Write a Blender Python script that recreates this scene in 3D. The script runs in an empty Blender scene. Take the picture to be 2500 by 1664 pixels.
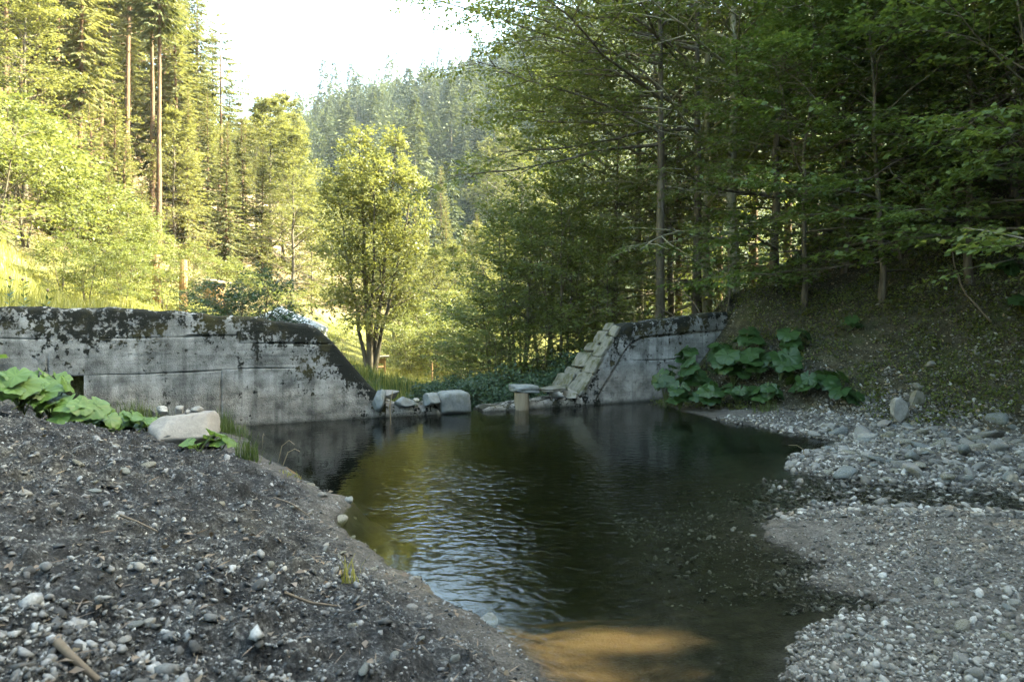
import bpy, math, random
import numpy as np
from mathutils import Vector, Matrix, Euler

# ------------------------------------------------------------------ camera, sky, sun, exposure
scene = bpy.context.scene
COL = scene.collection
R = math.radians
EYE = 1.75
HAZE = 0.00022
FPX, HY = 1667.0, 765.0                     # focal length and horizon in the 2500 px photograph

cam_d = bpy.data.cameras.new('camera')
cam = bpy.data.objects.new('camera', cam_d)
COL.objects.link(cam)
cam.location = (0, 0, EYE)
cam.rotation_euler = (R(90), 0, 0)
cam_d.sensor_width = 36
cam_d.lens = 24
cam_d.shift_y = -(832 - HY) / 2500
cam_d.clip_start, cam_d.clip_end = 0.1, 4000
cam_d.dof.use_dof = True
cam_d.dof.focus_distance = 13
cam_d.dof.aperture_fstop = 4.0
scene.camera = cam

SUN_AZ, SUN_EL = 80, 41
world = bpy.data.worlds.new('World')
scene.world = world
world.use_nodes = True
wn = world.node_tree.nodes
sky = wn.new('ShaderNodeTexSky')
sky.sky_type = 'NISHITA'
sky.sun_disc = False
sky.sun_elevation = R(SUN_EL)
sky.sun_rotation = R(SUN_AZ)
sky.dust_density = 4.0
sky.air_density = 1.0
sky.ozone_density = 1.0
bg = wn['Background']
bg.inputs['Strength'].default_value = 0.15
world.node_tree.links.new(sky.outputs['Color'], bg.inputs['Color'])

sun_d = bpy.data.lights.new('sun', 'SUN')
sun_d.energy = 5.0
sun_d.angle = R(0.5)
sun_d.color = (1.0, 0.92, 0.78)
sun = bpy.data.objects.new('sun', sun_d)
COL.objects.link(sun)
S = Vector((math.sin(R(SUN_AZ)) * math.cos(R(SUN_EL)), math.cos(R(SUN_AZ)) * math.cos(R(SUN_EL)), math.sin(R(SUN_EL))))
sun.rotation_euler = S.to_track_quat('Z', 'Y').to_euler()
sun.location = (60, 30, 80)

vs = scene.view_settings
vs.view_transform = 'Standard'
vs.look = 'None'
vs.exposure = 3.5
vs.gamma = 1.0
vs.use_white_balance = True
vs.white_balance_temperature = 7050
vs.white_balance_tint = -6
cy = scene.cycles
cy.use_denoising = True
cy.use_adaptive_sampling = True
cy.adaptive_threshold = 0.02
cy.max_bounces = 6
cy.diffuse_bounces = 3
cy.glossy_bounces = 3
cy.transmission_bounces = 4
cy.transparent_max_bounces = 10
cy.volume_bounces = 0
cy.sample_clamp_indirect = 6
cy.caustics_reflective = False
cy.caustics_refractive = False

# ------------------------------------------------------------------ helpers
def at(px, py, d):
    """a point of the place: photo column, photo row, metres ahead"""
    return ((px - 1250) / FPX * d, d, EYE - (py - HY) / FPX * d)

def tag(o, label=None, cat=None, group=None, kind=None):
    if label: o['label'] = label
    if cat: o['category'] = cat
    if group: o['group'] = group
    if kind: o['kind'] = kind
    return o

def mesh_np(name, V, F, smooth=False, attrs=None):
    V = np.asarray(V, dtype=np.float32); F = np.asarray(F, dtype=np.int32)
    me = bpy.data.meshes.new(name)
    k = F.shape[1]
    me.vertices.add(len(V)); me.loops.add(F.size); me.polygons.add(len(F))
    me.vertices.foreach_set('co', V.ravel())
    me.loops.foreach_set('vertex_index', F.ravel())
    me.polygons.foreach_set('loop_start', np.arange(0, F.size, k, dtype=np.int32))
    if smooth: me.polygons.foreach_set('use_smooth', np.ones(len(F), dtype=bool))
    if attrs:
        for an, av in attrs.items():
            a = me.attributes.new(an, 'FLOAT', 'POINT')
            a.data.foreach_set('value', np.asarray(av, dtype=np.float32))
    me.update(calc_edges=True)
    return me

def link(name, me, mat=None, parent=None, loc=None):
    o = bpy.data.objects.new(name, me)
    COL.objects.link(o)
    if mat is not None and len(me.materials) == 0: me.materials.append(mat)
    if parent is not None: o.parent = parent
    if loc is not None: o.location = loc
    return o

def empty(name, loc=(0, 0, 0), rz=0.0):
    o = bpy.data.objects.new(name, None)
    o.empty_display_size = 0.2
    COL.objects.link(o)
    o.location = loc
    o.rotation_euler = (0, 0, rz)
    return o

def hash2(ix, iy, s):
    h = np.sin(ix * 127.1 + iy * 311.7 + s * 74.7) * 43758.5453
    return h - np.floor(h)

def vnoise(x, y, s=0):
    ix, iy = np.floor(x), np.floor(y)
    fx, fy = x - ix, y - iy
    fx = fx * fx * (3 - 2 * fx); fy = fy * fy * (3 - 2 * fy)
    a, b = hash2(ix, iy, s), hash2(ix + 1, iy, s)
    c, d = hash2(ix, iy + 1, s), hash2(ix + 1, iy + 1, s)
    return (a + (b - a) * fx) * (1 - fy) + (c + (d - c) * fx) * fy - 0.5

def fbm(x, y, s=0, o=4):
    r = 0; a = 1.0
    for i in range(o):
        r = r + a * vnoise(x * 2 ** i, y * 2 ** i, s + i * 3.1); a *= 0.5
    return r

def sstep(a, b, x):
    t = np.clip((x - a) / (b - a), 0, 1)
    return t * t * (3 - 2 * t)

class MB:
    """collects quads/tris of several shapes into one mesh"""
    def __init__(self): self.v = []; self.f = []; self.n = 0
    def add(self, V, F):
        V = np.asarray(V, float).reshape(-1, 3)
        self.v.append(V)
        self.f += [tuple(int(i) + self.n for i in f) for f in F]
        self.n += len(V)
    def box(self, c, s, M=None):
        x, y, z = [k / 2 for k in s]
        V = np.array([(-x, -y, -z), (x, -y, -z), (x, y, -z), (-x, y, -z), (-x, -y, z), (x, -y, z), (x, y, z), (-x, y, z)])
        if M is not None: V = V @ np.array(M).T
        self.add(V + np.array(c), [(0, 3, 2, 1), (4, 5, 6, 7), (0, 1, 5, 4), (1, 2, 6, 5), (2, 3, 7, 6), (3, 0, 4, 7)])
    def tube(self, P, rad, n=6, cap=True):
        V, F = tube(P, rad, n)
        self.add(V, F)
        if cap:
            self.f.append(tuple(self.n - n + i for i in range(n)))
            self.f.append(tuple(self.n - len(V) + n - 1 - i for i in range(n)))
    def mesh(self, name, smooth=False):
        me = bpy.data.meshes.new(name)
        me.from_pydata(np.concatenate(self.v).tolist(), [], self.f)
        if smooth: me.polygons.foreach_set('use_smooth', np.ones(len(me.polygons), dtype=bool))
        me.update()
        return me

def tube(P, rad, n=6):
    P = np.asarray(P, float); rad = np.broadcast_to(np.asarray(rad, float), (len(P),))
    T = np.gradient(P, axis=0); T /= np.linalg.norm(T, axis=1)[:, None] + 1e-9
    ref = np.array((0, 0, 1.0)) if abs(T[:, 2]).mean() < 0.8 else np.array((1.0, 0, 0))
    A = np.cross(T, ref); A /= np.linalg.norm(A, axis=1)[:, None] + 1e-9
    B = np.cross(T, A)
    th = np.arange(n) / n * 2 * np.pi
    V = P[:, None] + rad[:, None, None] * (A[:, None] * np.cos(th)[None, :, None] + B[:, None] * np.sin(th)[None, :, None])
    F = []
    for i in range(len(P) - 1):
        for j in range(n):
            k = (j + 1) % n
            F.append((i * n + j, i * n + k, (i + 1) * n + k, (i + 1) * n + j))
    return V.reshape(-1, 3), F

# ------------------------------------------------------------------ materials
def new_mat(name):
    m = bpy.data.materials.new(name); m.use_nodes = True
    nt = m.node_tree; nt.nodes.clear()
    return m, nt

class NT:
    def __init__(self, nt): self.nt = nt
    def n(self, t, **kw):
        nd = self.nt.nodes.new(t)
        for k, v in kw.items(): setattr(nd, k, v)
        return nd
    def l(self, a, b): self.nt.links.new(a, b)
    def pos(self): return self.n('ShaderNodeNewGeometry').outputs['Position']
    def obj(self): return self.n('ShaderNodeTexCoord').outputs['Object']
    def noise(self, co, sc, det=4, rough=0.55, dist=0.0):
        nd = self.n('ShaderNodeTexNoise')
        nd.inputs['Scale'].default_value = sc; nd.inputs['Detail'].default_value = det
        nd.inputs['Roughness'].default_value = rough; nd.inputs['Distortion'].default_value = dist
        if co is not None: self.l(co, nd.inputs['Vector'])
        return nd.outputs['Fac']
    def vor(self, co, sc, feat='F1'):
        nd = self.n('ShaderNodeTexVoronoi'); nd.feature = feat
        nd.inputs['Scale'].default_value = sc
        if co is not None: self.l(co, nd.inputs['Vector'])
        return nd
    def ramp(self, fac, pts):
        nd = self.n('ShaderNodeValToRGB')
        e = nd.color_ramp.elements
        while len(e) < len(pts): e.new(0.5)
        for el, (p, c) in zip(e, pts):
            el.position = p
            el.color = c if len(c) == 4 else (*c, 1)
        self.l(fac, nd.inputs['Fac'])
        return nd.outputs['Color']
    def math(self, op, a, b=None, clamp=False):
        nd = self.n('ShaderNodeMath', operation=op); nd.use_clamp = clamp
        for i, x in enumerate((a, b)):
            if x is None: continue
            if isinstance(x, (int, float)): nd.inputs[i].default_value = x
            else: self.l(x, nd.inputs[i])
        return nd.outputs[0]
    def mix(self, f, a, b, blend='MIX'):
        nd = self.n('ShaderNodeMix', data_type='RGBA'); nd.blend_type = blend
        for s, x in ((nd.inputs[0], f), (nd.inputs[6], a), (nd.inputs[7], b)):
            if isinstance(x, (int, float)): s.default_value = x
            elif isinstance(x, tuple): s.default_value = (*x, 1) if len(x) == 3 else x
            else: self.l(x, s)
        return nd.outputs[2]
    def mapr(self, x, a, b, c=0.0, d=1.0):
        nd = self.n('ShaderNodeMapRange'); nd.clamp = True
        self.l(x, nd.inputs['Value'])
        for k, v in zip(('From Min', 'From Max', 'To Min', 'To Max'), (a, b, c, d)): nd.inputs[k].default_value = v
        return nd.outputs['Result']
    def scale(self, co, s):
        nd = self.n('ShaderNodeMapping'); nd.inputs['Scale'].default_value = s
        self.l(co, nd.inputs['Vector']); return nd.outputs['Vector']
    def sep(self, co):
        nd = self.n('ShaderNodeSeparateXYZ'); self.l(co, nd.inputs[0]); return nd.outputs
    def attr(self, name):
        return self.n('ShaderNodeAttribute', attribute_name=name).outputs['Fac']
    def rnd(self): return self.n('ShaderNodeObjectInfo').outputs['Random']
    def bump(self, h, strength=0.5, dist=0.02, normal=None):
        nd = self.n('ShaderNodeBump'); nd.inputs['Strength'].default_value = strength; nd.inputs['Distance'].default_value = dist
        self.l(h, nd.inputs['Height'])
        if normal is not None: self.l(normal, nd.inputs['Normal'])
        return nd.outputs['Normal']
    def bsdf(self, col, rough=0.8, spec=0.3, normal=None):
        b = self.n('ShaderNodeBsdfPrincipled')
        if isinstance(col, tuple): b.inputs['Base Color'].default_value = (*col, 1)
        else: self.l(col, b.inputs['Base Color'])
        if isinstance(rough, (int, float)): b.inputs['Roughness'].default_value = rough
        else: self.l(rough, b.inputs['Roughness'])
        b.inputs['Specular IOR Level'].default_value = spec
        if normal is not None: self.l(normal, b.inputs['Normal'])
        return b
    def out(self, sh, vol=None):
        o = self.n('ShaderNodeOutputMaterial')
        if sh is not None: self.l(sh, o.inputs['Surface'])
        if vol is not None: self.l(vol, o.inputs['Volume'])

def foliage(name, dark, light, trans=0.4, tcol=None, rough=0.45, spec=0.35):
    m, nt = new_mat(name); g = NT(nt)
    f = g.math('ADD', g.math('MULTIPLY', g.attr('v'), 0.6), g.math('MULTIPLY', g.rnd(), 0.4))
    c = g.mix(f, dark, light)
    b = g.bsdf(c, rough, spec)
    t = g.n('ShaderNodeBsdfTranslucent')
    if tcol is None: tcol = (1.35, 1.25, 0.8)
    tc = g.mix(1.0, c, tcol, 'MULTIPLY')
    g.l(tc, t.inputs['Color'])
    mx = g.n('ShaderNodeMixShader'); mx.inputs[0].default_value = trans
    g.l(b.outputs[0], mx.inputs[1]); g.l(t.outputs[0], mx.inputs[2])
    g.out(mx.outputs[0])
    return m

def bark(name, a, b_, sc=8.0):
    m, nt = new_mat(name); g = NT(nt)
    co = g.scale(g.obj(), (1, 1, 0.22))
    n1 = g.noise(co, sc, 6, 0.65)
    n2 = g.noise(g.obj(), 1.3, 3)
    c = g.mix(g.mapr(n1, 0.35, 0.65), a, b_)
    c = g.mix(g.mapr(n2, 0.5, 0.7, 0, 0.45), c, (0.06, 0.075, 0.03))
    g.out(g.bsdf(c, 0.9, 0.2, g.bump(n1, 0.7, 0.03)).outputs[0])
    return m

M = {}
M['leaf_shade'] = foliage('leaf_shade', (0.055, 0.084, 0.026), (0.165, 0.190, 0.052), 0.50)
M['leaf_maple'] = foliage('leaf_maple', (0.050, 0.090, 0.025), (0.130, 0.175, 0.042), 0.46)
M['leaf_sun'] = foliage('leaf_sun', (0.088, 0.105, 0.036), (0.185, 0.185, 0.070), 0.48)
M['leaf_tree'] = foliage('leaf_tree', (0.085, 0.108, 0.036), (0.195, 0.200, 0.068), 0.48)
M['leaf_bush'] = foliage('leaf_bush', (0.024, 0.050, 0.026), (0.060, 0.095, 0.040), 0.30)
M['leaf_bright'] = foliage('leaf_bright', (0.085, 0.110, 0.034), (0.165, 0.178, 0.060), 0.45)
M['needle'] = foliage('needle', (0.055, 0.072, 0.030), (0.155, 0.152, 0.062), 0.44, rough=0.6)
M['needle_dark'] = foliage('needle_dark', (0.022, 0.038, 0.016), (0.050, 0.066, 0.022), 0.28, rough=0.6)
M['needle_far'] = foliage('needle_far', (0.016, 0.028, 0.013), (0.076, 0.086, 0.032), 0.26, rough=0.7)
M['leaf_far'] = foliage('leaf_far', (0.042, 0.060, 0.020), (0.088, 0.098, 0.034), 0.30, rough=0.7)
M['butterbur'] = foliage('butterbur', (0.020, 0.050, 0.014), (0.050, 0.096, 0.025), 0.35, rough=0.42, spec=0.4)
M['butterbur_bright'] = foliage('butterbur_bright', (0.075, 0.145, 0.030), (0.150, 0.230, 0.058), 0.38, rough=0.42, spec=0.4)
M['stalk'] = foliage('stalk', (0.07, 0.10, 0.03), (0.12, 0.14, 0.05), 0.1)
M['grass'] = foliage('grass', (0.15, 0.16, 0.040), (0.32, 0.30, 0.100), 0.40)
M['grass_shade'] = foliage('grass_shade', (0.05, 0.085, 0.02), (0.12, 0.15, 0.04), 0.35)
M['dry'] = foliage('dry', (0.16, 0.12, 0.07), (0.30, 0.24, 0.15), 0.1)
M['debris'] = foliage('debris', (0.03, 0.022, 0.015), (0.19, 0.145, 0.10), 0.05)
M['bark'] = bark('bark', (0.050, 0.040, 0.030), (0.150, 0.125, 0.090))
M['bark_spruce'] = bark('bark_spruce', (0.075, 0.045, 0.028), (0.190, 0.120, 0.075), 10)
M['bark_pale'] = bark('bark_pale', (0.15, 0.14, 0.095), (0.33, 0.30, 0.21), 6)

def mat_wood(name, a, b_):
    m, nt = new_mat(name); g = NT(nt)
    co = g.scale(g.obj(), (14, 14, 1.2))
    n = g.noise(co, 2.0, 5, 0.6, 0.6)
    g.out(g.bsdf(g.mix(n, a, b_), 0.75, 0.3, g.bump(n, 0.4, 0.01)).outputs[0])
    return m
M['wood'] = mat_wood('wood', (0.22, 0.12, 0.05), (0.42, 0.26, 0.12))
M['wood_grey'] = mat_wood('wood_grey', (0.11, 0.085, 0.055), (0.30, 0.25, 0.17))
M['stick'] = mat_wood('stick', (0.06, 0.045, 0.03), (0.17, 0.135, 0.095))

def mat_rock(name, a, b_, c_=None, sc=4.0, moss=0.0):
    m, nt = new_mat(name); g = NT(nt)
    co = g.obj()
    n = g.noise(co, sc, 8, 0.65)
    n2 = g.noise(co, sc * 7, 6, 0.7)
    f = g.math('ADD', g.math('MULTIPLY', n, 0.65), g.math('MULTIPLY', n2, 0.35))
    c = g.mix(g.mapr(f, 0.32, 0.68), a, b_)
    c = g.mix(g.mapr(g.rnd(), 0, 1, 0.0, 0.55), c, c_ or a)
    if moss:
        nz = g.sep(g.n('ShaderNodeNewGeometry').outputs['Normal'])[2]
        mk = g.math('MULTIPLY', g.mapr(g.noise(co, sc * 1.3, 5), 0.48, 0.62), moss)
        c = g.mix(mk, c, (0.055, 0.055, 0.02))
    g.out(g.bsdf(c, 0.85, 0.3, g.bump(f, 0.7, 0.03)).outputs[0])
    return m
M['stone'] = mat_rock('stone', (0.13, 0.125, 0.11), (0.38, 0.37, 0.34), (0.10, 0.095, 0.085), 9)
M['stone_blue'] = mat_rock('stone_blue', (0.085, 0.095, 0.09), (0.25, 0.265, 0.255), (0.13, 0.135, 0.13), 5, .35)
M['stone_pale'] = mat_rock('stone_pale', (0.15, 0.14, 0.115), (0.34, 0.325, 0.27), (0.17, 0.16, 0.125), 6, 0.75)
M['coping'] = mat_rock('coping', (0.065, 0.062, 0.050), (0.21, 0.20, 0.168), (0.11, 0.105, 0.085), 5, 0.9)
M['boulder'] = mat_rock('boulder', (0.11, 0.10, 0.088), (0.32, 0.295, 0.26), (0.20, 0.185, 0.165), 3.4)

def mat_gravel(name, dark, light, warm):
    m, nt = new_mat(name); g = NT(nt)
    v = g.attr('v')
    c = g.ramp(v, [(0.0, dark), (0.45, tuple(np.array(dark) * .7 + np.array(warm) * .3)), (0.75, warm), (0.92, tuple(np.array(light) * .6 + np.array(warm) * .4)), (1.0, light)])
    n = g.noise(g.pos(), 90, 4, 0.6)
    c = g.mix(g.mapr(n, 0.3, 0.7, 0, 0.5), c, dark)
    z = g.sep(g.pos())[2]
    wet = g.mapr(z, -0.005, 0.035, 1.0, 0.0)
    c = g.mix(g.math('MULTIPLY', wet, 0.5), c, g.mix(1.0, c, (0.38, 0.35, 0.30), 'MULTIPLY'))
    rough = g.mapr(wet, 0, 1, 0.85, 0.35)
    g.out(g.bsdf(c, rough, 0.2, g.bump(n, 0.5, 0.006)).outputs[0])
    return m
M['gravel_dark'] = mat_gravel('gravel_dark', (0.034, 0.035, 0.035), (0.40, 0.41, 0.405), (0.235, 0.237, 0.232))
M['gravel_pale'] = mat_gravel('gravel_pale', (0.075, 0.071, 0.063), (0.50, 0.49, 0.455), (0.25, 0.235, 0.205))

def mat_ground():
    m, nt = new_mat('ground'); g = NT(nt)
    p = g.pos(); z = g.sep(p)[2]
    fine = g.noise(p, 55, 6, 0.7)
    mid = g.noise(p, 9, 6, 0.65)
    big = g.noise(p, 0.9, 4)
    cell = g.vor(p, 60)
    speck = g.math('ADD', g.math('MULTIPLY', fine, 0.6), g.math('MULTIPLY', mid, 0.4))
    # dark soil and grit of the near bank
    cd = g.ramp(speck, [(0.39, (0.008, 0.008, 0.008)), (0.53, (0.034, 0.0345, 0.034)), (0.68, (0.18, 0.183, 0.18))])
    # pale river grit
    cp = g.ramp(speck, [(0.34, (0.035, 0.032, 0.027)), (0.5, (0.095, 0.087, 0.075)), (0.68, (0.22, 0.205, 0.18))])
    c = g.mix(g.attr('pale'), cd, cp)
    # leaf litter and scree on the shaded slope
    cl = g.ramp(speck, [(0.37, (0.014, 0.013, 0.008)), (0.52, (0.046, 0.041, 0.025)), (0.68, (0.18, 0.165, 0.115))])
    cl = g.mix(g.mapr(g.noise(p, 1.6, 6, 0.7), 0.50, 0.62, 0, 0.6), cl, (0.034, 0.046, 0.013))
    c = g.mix(g.attr('litter'), c, cl)
    # warm needle floor of the sunny wood
    cw = g.mix(g.mapr(mid, 0.35, 0.65), (0.07, 0.055, 0.030), (0.20, 0.145, 0.09))
    c = g.mix(g.attr('needles'), c, cw)
    cm = g.mix(g.mapr(mid, 0.35, 0.65), (0.10, 0.11, 0.025), (0.22, 0.21, 0.06))
    c = g.mix(g.attr('meadow'), c, cm)
    # pond bed: olive silt, and ochre whose larger patch paints in a sunlit glow
    cs = g.mix(g.mapr(mid, 0.35, 0.65), (0.016, 0.017, 0.011), (0.050, 0.046, 0.030))
    c = g.mix(g.attr('silt'), c, cs)
    c = g.mix(g.attr('ochre_glow'), c, g.mix(mid, (0.42, 0.19, 0.06), (0.72, 0.42, 0.16)))
    wet = g.math('MULTIPLY', g.mapr(g.math('ADD', z, g.math('MULTIPLY', big, -0.03)), -0.01, 0.035, 1.0, 0.0), 0.75)
    c = g.mix(g.math('MULTIPLY', wet, g.math('SUBTRACT', 1.0, g.attr('ochre_glow'))), c, g.mix(1.0, c, (0.55, 0.52, 0.46), 'MULTIPLY'))
    h = g.math('ADD', g.math('MULTIPLY', fine, 0.7), g.math('MULTIPLY', g.math('SUBTRACT', 1.0, cell.outputs['Distance']), 0.3))
    nrm = g.bump(h, 0.9, 0.02)
    g.out(g.bsdf(c, g.mapr(wet, 0, 1, 0.95, 0.5), 0.12, nrm).outputs[0])
    return m
M['ground'] = mat_ground()

def mat_hill():
    m, nt = new_mat('hill'); g = NT(nt)
    n = g.noise(g.pos(), 0.06, 6, 0.6)
    g.out(g.bsdf(g.mix(n, (0.030, 0.042, 0.016), (0.07, 0.085, 0.028)), 0.95, 0.1).outputs[0])
    return m
M['hill'] = mat_hill()

def mat_concrete():
    m, nt = new_mat('concrete'); g = NT(nt)
    p = g.pos(); xyz = g.sep(p); z = xyz[2]
    grain = g.noise(p, 70, 5, 0.7)
    mott = g.noise(p, 3.2, 7, 0.62)
    boards = g.noise(g.scale(p, (0.6, 0.6, 22)), 1.0, 3, 0.5)
    f = g.math('ADD', g.math('MULTIPLY', mott, 0.6), g.math('ADD', g.math('MULTIPLY', grain, 0.25), g.math('MULTIPLY', boards, 0.11)))
    up = g.ramp(f, [(0.38, (0.10, 0.10, 0.092)), (0.52, (0.27, 0.268, 0.252)), (0.68, (0.46, 0.455, 0.43))])
    lo = g.ramp(f, [(0.36, (0.11, 0.10, 0.085)), (0.52, (0.31, 0.288, 0.25)), (0.68, (0.45, 0.425, 0.38))])
    low = g.mapr(g.math('ADD', z, g.math('MULTIPLY', g.noise(p, 2.2, 4), 0.5)), 0.72, 0.98, 1.0, 0.0)
    c = g.mix(low, up, lo)
    # vertical run-off streaks
    st = g.noise(g.scale(p, (3.2, 3.2, 0.25)), 2.0, 5, 0.6)
    c = g.mix(g.mapr(st, 0.50, 0.70, 0, 0.65), c, (0.055, 0.056, 0.050))
    c = g.mix(g.mapr(g.noise(p, 6.5, 8, 0.7), 0.50, 0.66, 0, 0.55), c, (0.05, 0.05, 0.045))
    # black lichen crust, thickest along the crest
    b1 = g.noise(p, 1.5, 3, 0.5)
    b2 = g.noise(p, 9.0, 5, 0.62)
    b3 = g.noise(p, 26.0, 3, 0.6)
    cov = g.math('ADD', g.math('ADD', g.math('MULTIPLY', b1, 0.5), g.math('MULTIPLY', b2, 0.75)), g.math('MULTIPLY', b3, 0.42))
    crest = g.attr('crest')
    lev = g.math('ADD', g.math('ADD', cov, g.math('MULTIPLY', crest, 0.25)), g.math('MULTIPLY', g.mapr(st, 0.42, 0.62), 0.08))
    lic = g.mapr(lev, 1.025, 1.085)
    moss = g.noise(p, 1.7, 5, 0.6)
    lc = g.mix(g.mapr(moss, 0.5, 0.68), (0.014, 0.015, 0.011), (0.055, 0.048, 0.016))
    c = g.mix(lic, c, lc)
    # damp line at the water
    damp = g.mapr(g.math('ADD', z, g.math('MULTIPLY', mott, 0.08)), 0.04, 0.13, 0.8, 0.0)
    c = g.mix(damp, c, (0.022, 0.024, 0.016))
    pit = g.vor(p, 42)
    pits = g.math('MULTIPLY', g.mapr(pit.outputs['Distance'], 0.0, 0.5), g.mapr(low, 0, 1, 0.25, 1.0))
    h = g.math('ADD', g.math('ADD', g.math('MULTIPLY', grain, 0.5), g.math('MULTIPLY', pits, 0.8)), g.math('ADD', g.math('MULTIPLY', lic, 0.7), g.math('MULTIPLY', boards, 0.3)))
    g.out(g.bsdf(c, 0.9, 0.25, g.bump(h, 0.8, 0.018)).outputs[0])
    return m
M['concrete'] = mat_concrete()

def mat_water():
    m, nt = new_mat('water'); g = NT(nt)
    p = g.pos()
    x = g.sep(p)[0]; y = g.sep(p)[1]
    w1 = g.noise(g.scale(p, (8.5, 12.0, 1)), 1.0, 1.5, 0.45, 0.5)
    w2 = g.noise(g.scale(p, (24, 32, 1)), 1.0, 1, 0.5, 0.3)
    w3 = g.noise(g.scale(p, (1, 1, 1)), 0.9, 2, 0.5)
    ramp_ = g.math('ADD', g.math('ADD', x, g.math('MULTIPLY', y, 0.52)), g.math('MULTIPLY', w3, 1.1))
    calm = g.math('MULTIPLY', g.mapr(ramp_, 2.35, 3.1, 0.10, 1.0), g.math('MULTIPLY', g.mapr(w3, 0.34, 0.58, 0.45, 1.0), g.mapr(y, 5.8, 8.5, 1.0, 0.42)))
    h = g.math('MULTIPLY', g.math('ADD', w1, g.math('MULTIPLY', w2, 0.16)), calm)
    nrm = g.bump(h, 1.0, 0.0135)
    fr = g.n('ShaderNodeFresnel'); fr.inputs['IOR'].default_value = 1.5; g.l(nrm, fr.inputs['Normal'])
    gl = g.n('ShaderNodeBsdfGlossy'); gl.inputs['Roughness'].default_value = 0.02; g.l(nrm, gl.inputs['Normal'])
    tr = g.n('ShaderNodeBsdfTransparent'); tr.inputs['Color'].default_value = (0.93, 0.96, 0.92, 1)
    mx = g.n('ShaderNodeMixShader')
    g.l(fr.outputs[0], mx.inputs[0]); g.l(tr.outputs[0], mx.inputs[1]); g.l(gl.outputs[0], mx.inputs[2])
    ab = g.n('ShaderNodeVolumeAbsorption'); ab.inputs['Color'].default_value = (0.34, 0.46, 0.33, 1); ab.inputs['Density'].default_value = 1.3
    g.out(mx.outputs[0], ab.outputs[0])
    return m
M['water'] = mat_water()

def mat_flat(name, c, rough=0.7, spec=0.3, var=0.0):
    m, nt = new_mat(name); g = NT(nt)
    n = g.noise(g.obj(), 6, 5)
    cc = g.mix(g.math('MULTIPLY', n, var), c, tuple(k * 0.5 for k in c))
    g.out(g.bsdf(cc, rough, spec).outputs[0]); return m
M['canvas'] = mat_flat('canvas', (0.72, 0.72, 0.70), 0.8, 0.2, 0.3)
M['dark_void'] = mat_flat('dark_void', (0.02, 0.02, 0.018))

# ------------------------------------------------------------------ the lie of the land
SHORE = np.array([(-4.15, 10.75), (-3.8, 9.7), (-3.3, 8.75), (-2.5, 7.58), (-1.95, 6.85), (-1.6, 6.4), (-1.5, 5.85), (-1.06, 5.07), (-.667, 4.45),
    (-.238, 3.97), (0, 3.54), (.175, 3.245), (.45, 2.5), (.6, 1.6), (1.0, 1.6), (1.1, 2.6), (1.226, 3.245), (1.36, 3.49), (1.58, 3.78), (1.95, 4.0),
    (2.25, 4.1), (2.1, 4.3), (1.95, 4.45), (2.2, 4.75), (2.05, 5.3), (2.2, 5.75), (2.7, 6.05), (3.6, 6.05), (5.0, 5.85), (7.0, 5.9), (10, 6.0),
    (10, 6.75), (7.0, 6.7), (5.2, 6.75), (4.2, 6.95), (3.4, 7.2), (3.1, 7.7), (3.45, 8.4), (4.1, 8.85), (4.5, 9.25), (4.3, 9.6), (3.95, 10.3), (3.5, 11.0), (3.05, 12.2),
    (3.0, 14.0), (0.3, 12.95), (-2.0, 11.9)])

def shore_sd(x, y):
    """signed distance to the waterline, negative in the pond"""
    sh = x.shape; x = x.ravel(); y = y.ravel()
    d2 = np.full(x.shape, 1e9); ins = np.zeros(x.shape, bool)
    n = len(SHORE)
    for i in range(n):
        ax, ay = SHORE[i]; bx, by = SHORE[(i + 1) % n]
        ex, ey = bx - ax, by - ay
        t = np.clip(((x - ax) * ex + (y - ay) * ey) / (ex * ex + ey * ey), 0, 1)
        d2 = np.minimum(d2, (x - ax - t * ex) ** 2 + (y - ay - t * ey) ** 2)
        if ay != by:
            cr = ((ay > y) != (by > y)) & (x < (bx - ax) * (y - ay) / (by - ay) + ax)
            ins ^= cr
    d = np.where(ins, -np.sqrt(d2), np.sqrt(d2))
    d = d + .16 * fbm(x * 1.6, y * 1.6, 71, 3) + .05 * fbm(x * 7, y * 7, 72, 2)
    return d.reshape(sh)

def dam_side(x, y): return y - (12.45 + 0.44 * x) - 0.27
FOOT_Y = [-10, 3, 6, 8, 9.5, 11, 12.2, 13.0, 14]
FOOT_X = [10, 9.8, 9.2, 7.8, 6.2, 5.0, 3.6, 3.1, 2.9]

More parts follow.
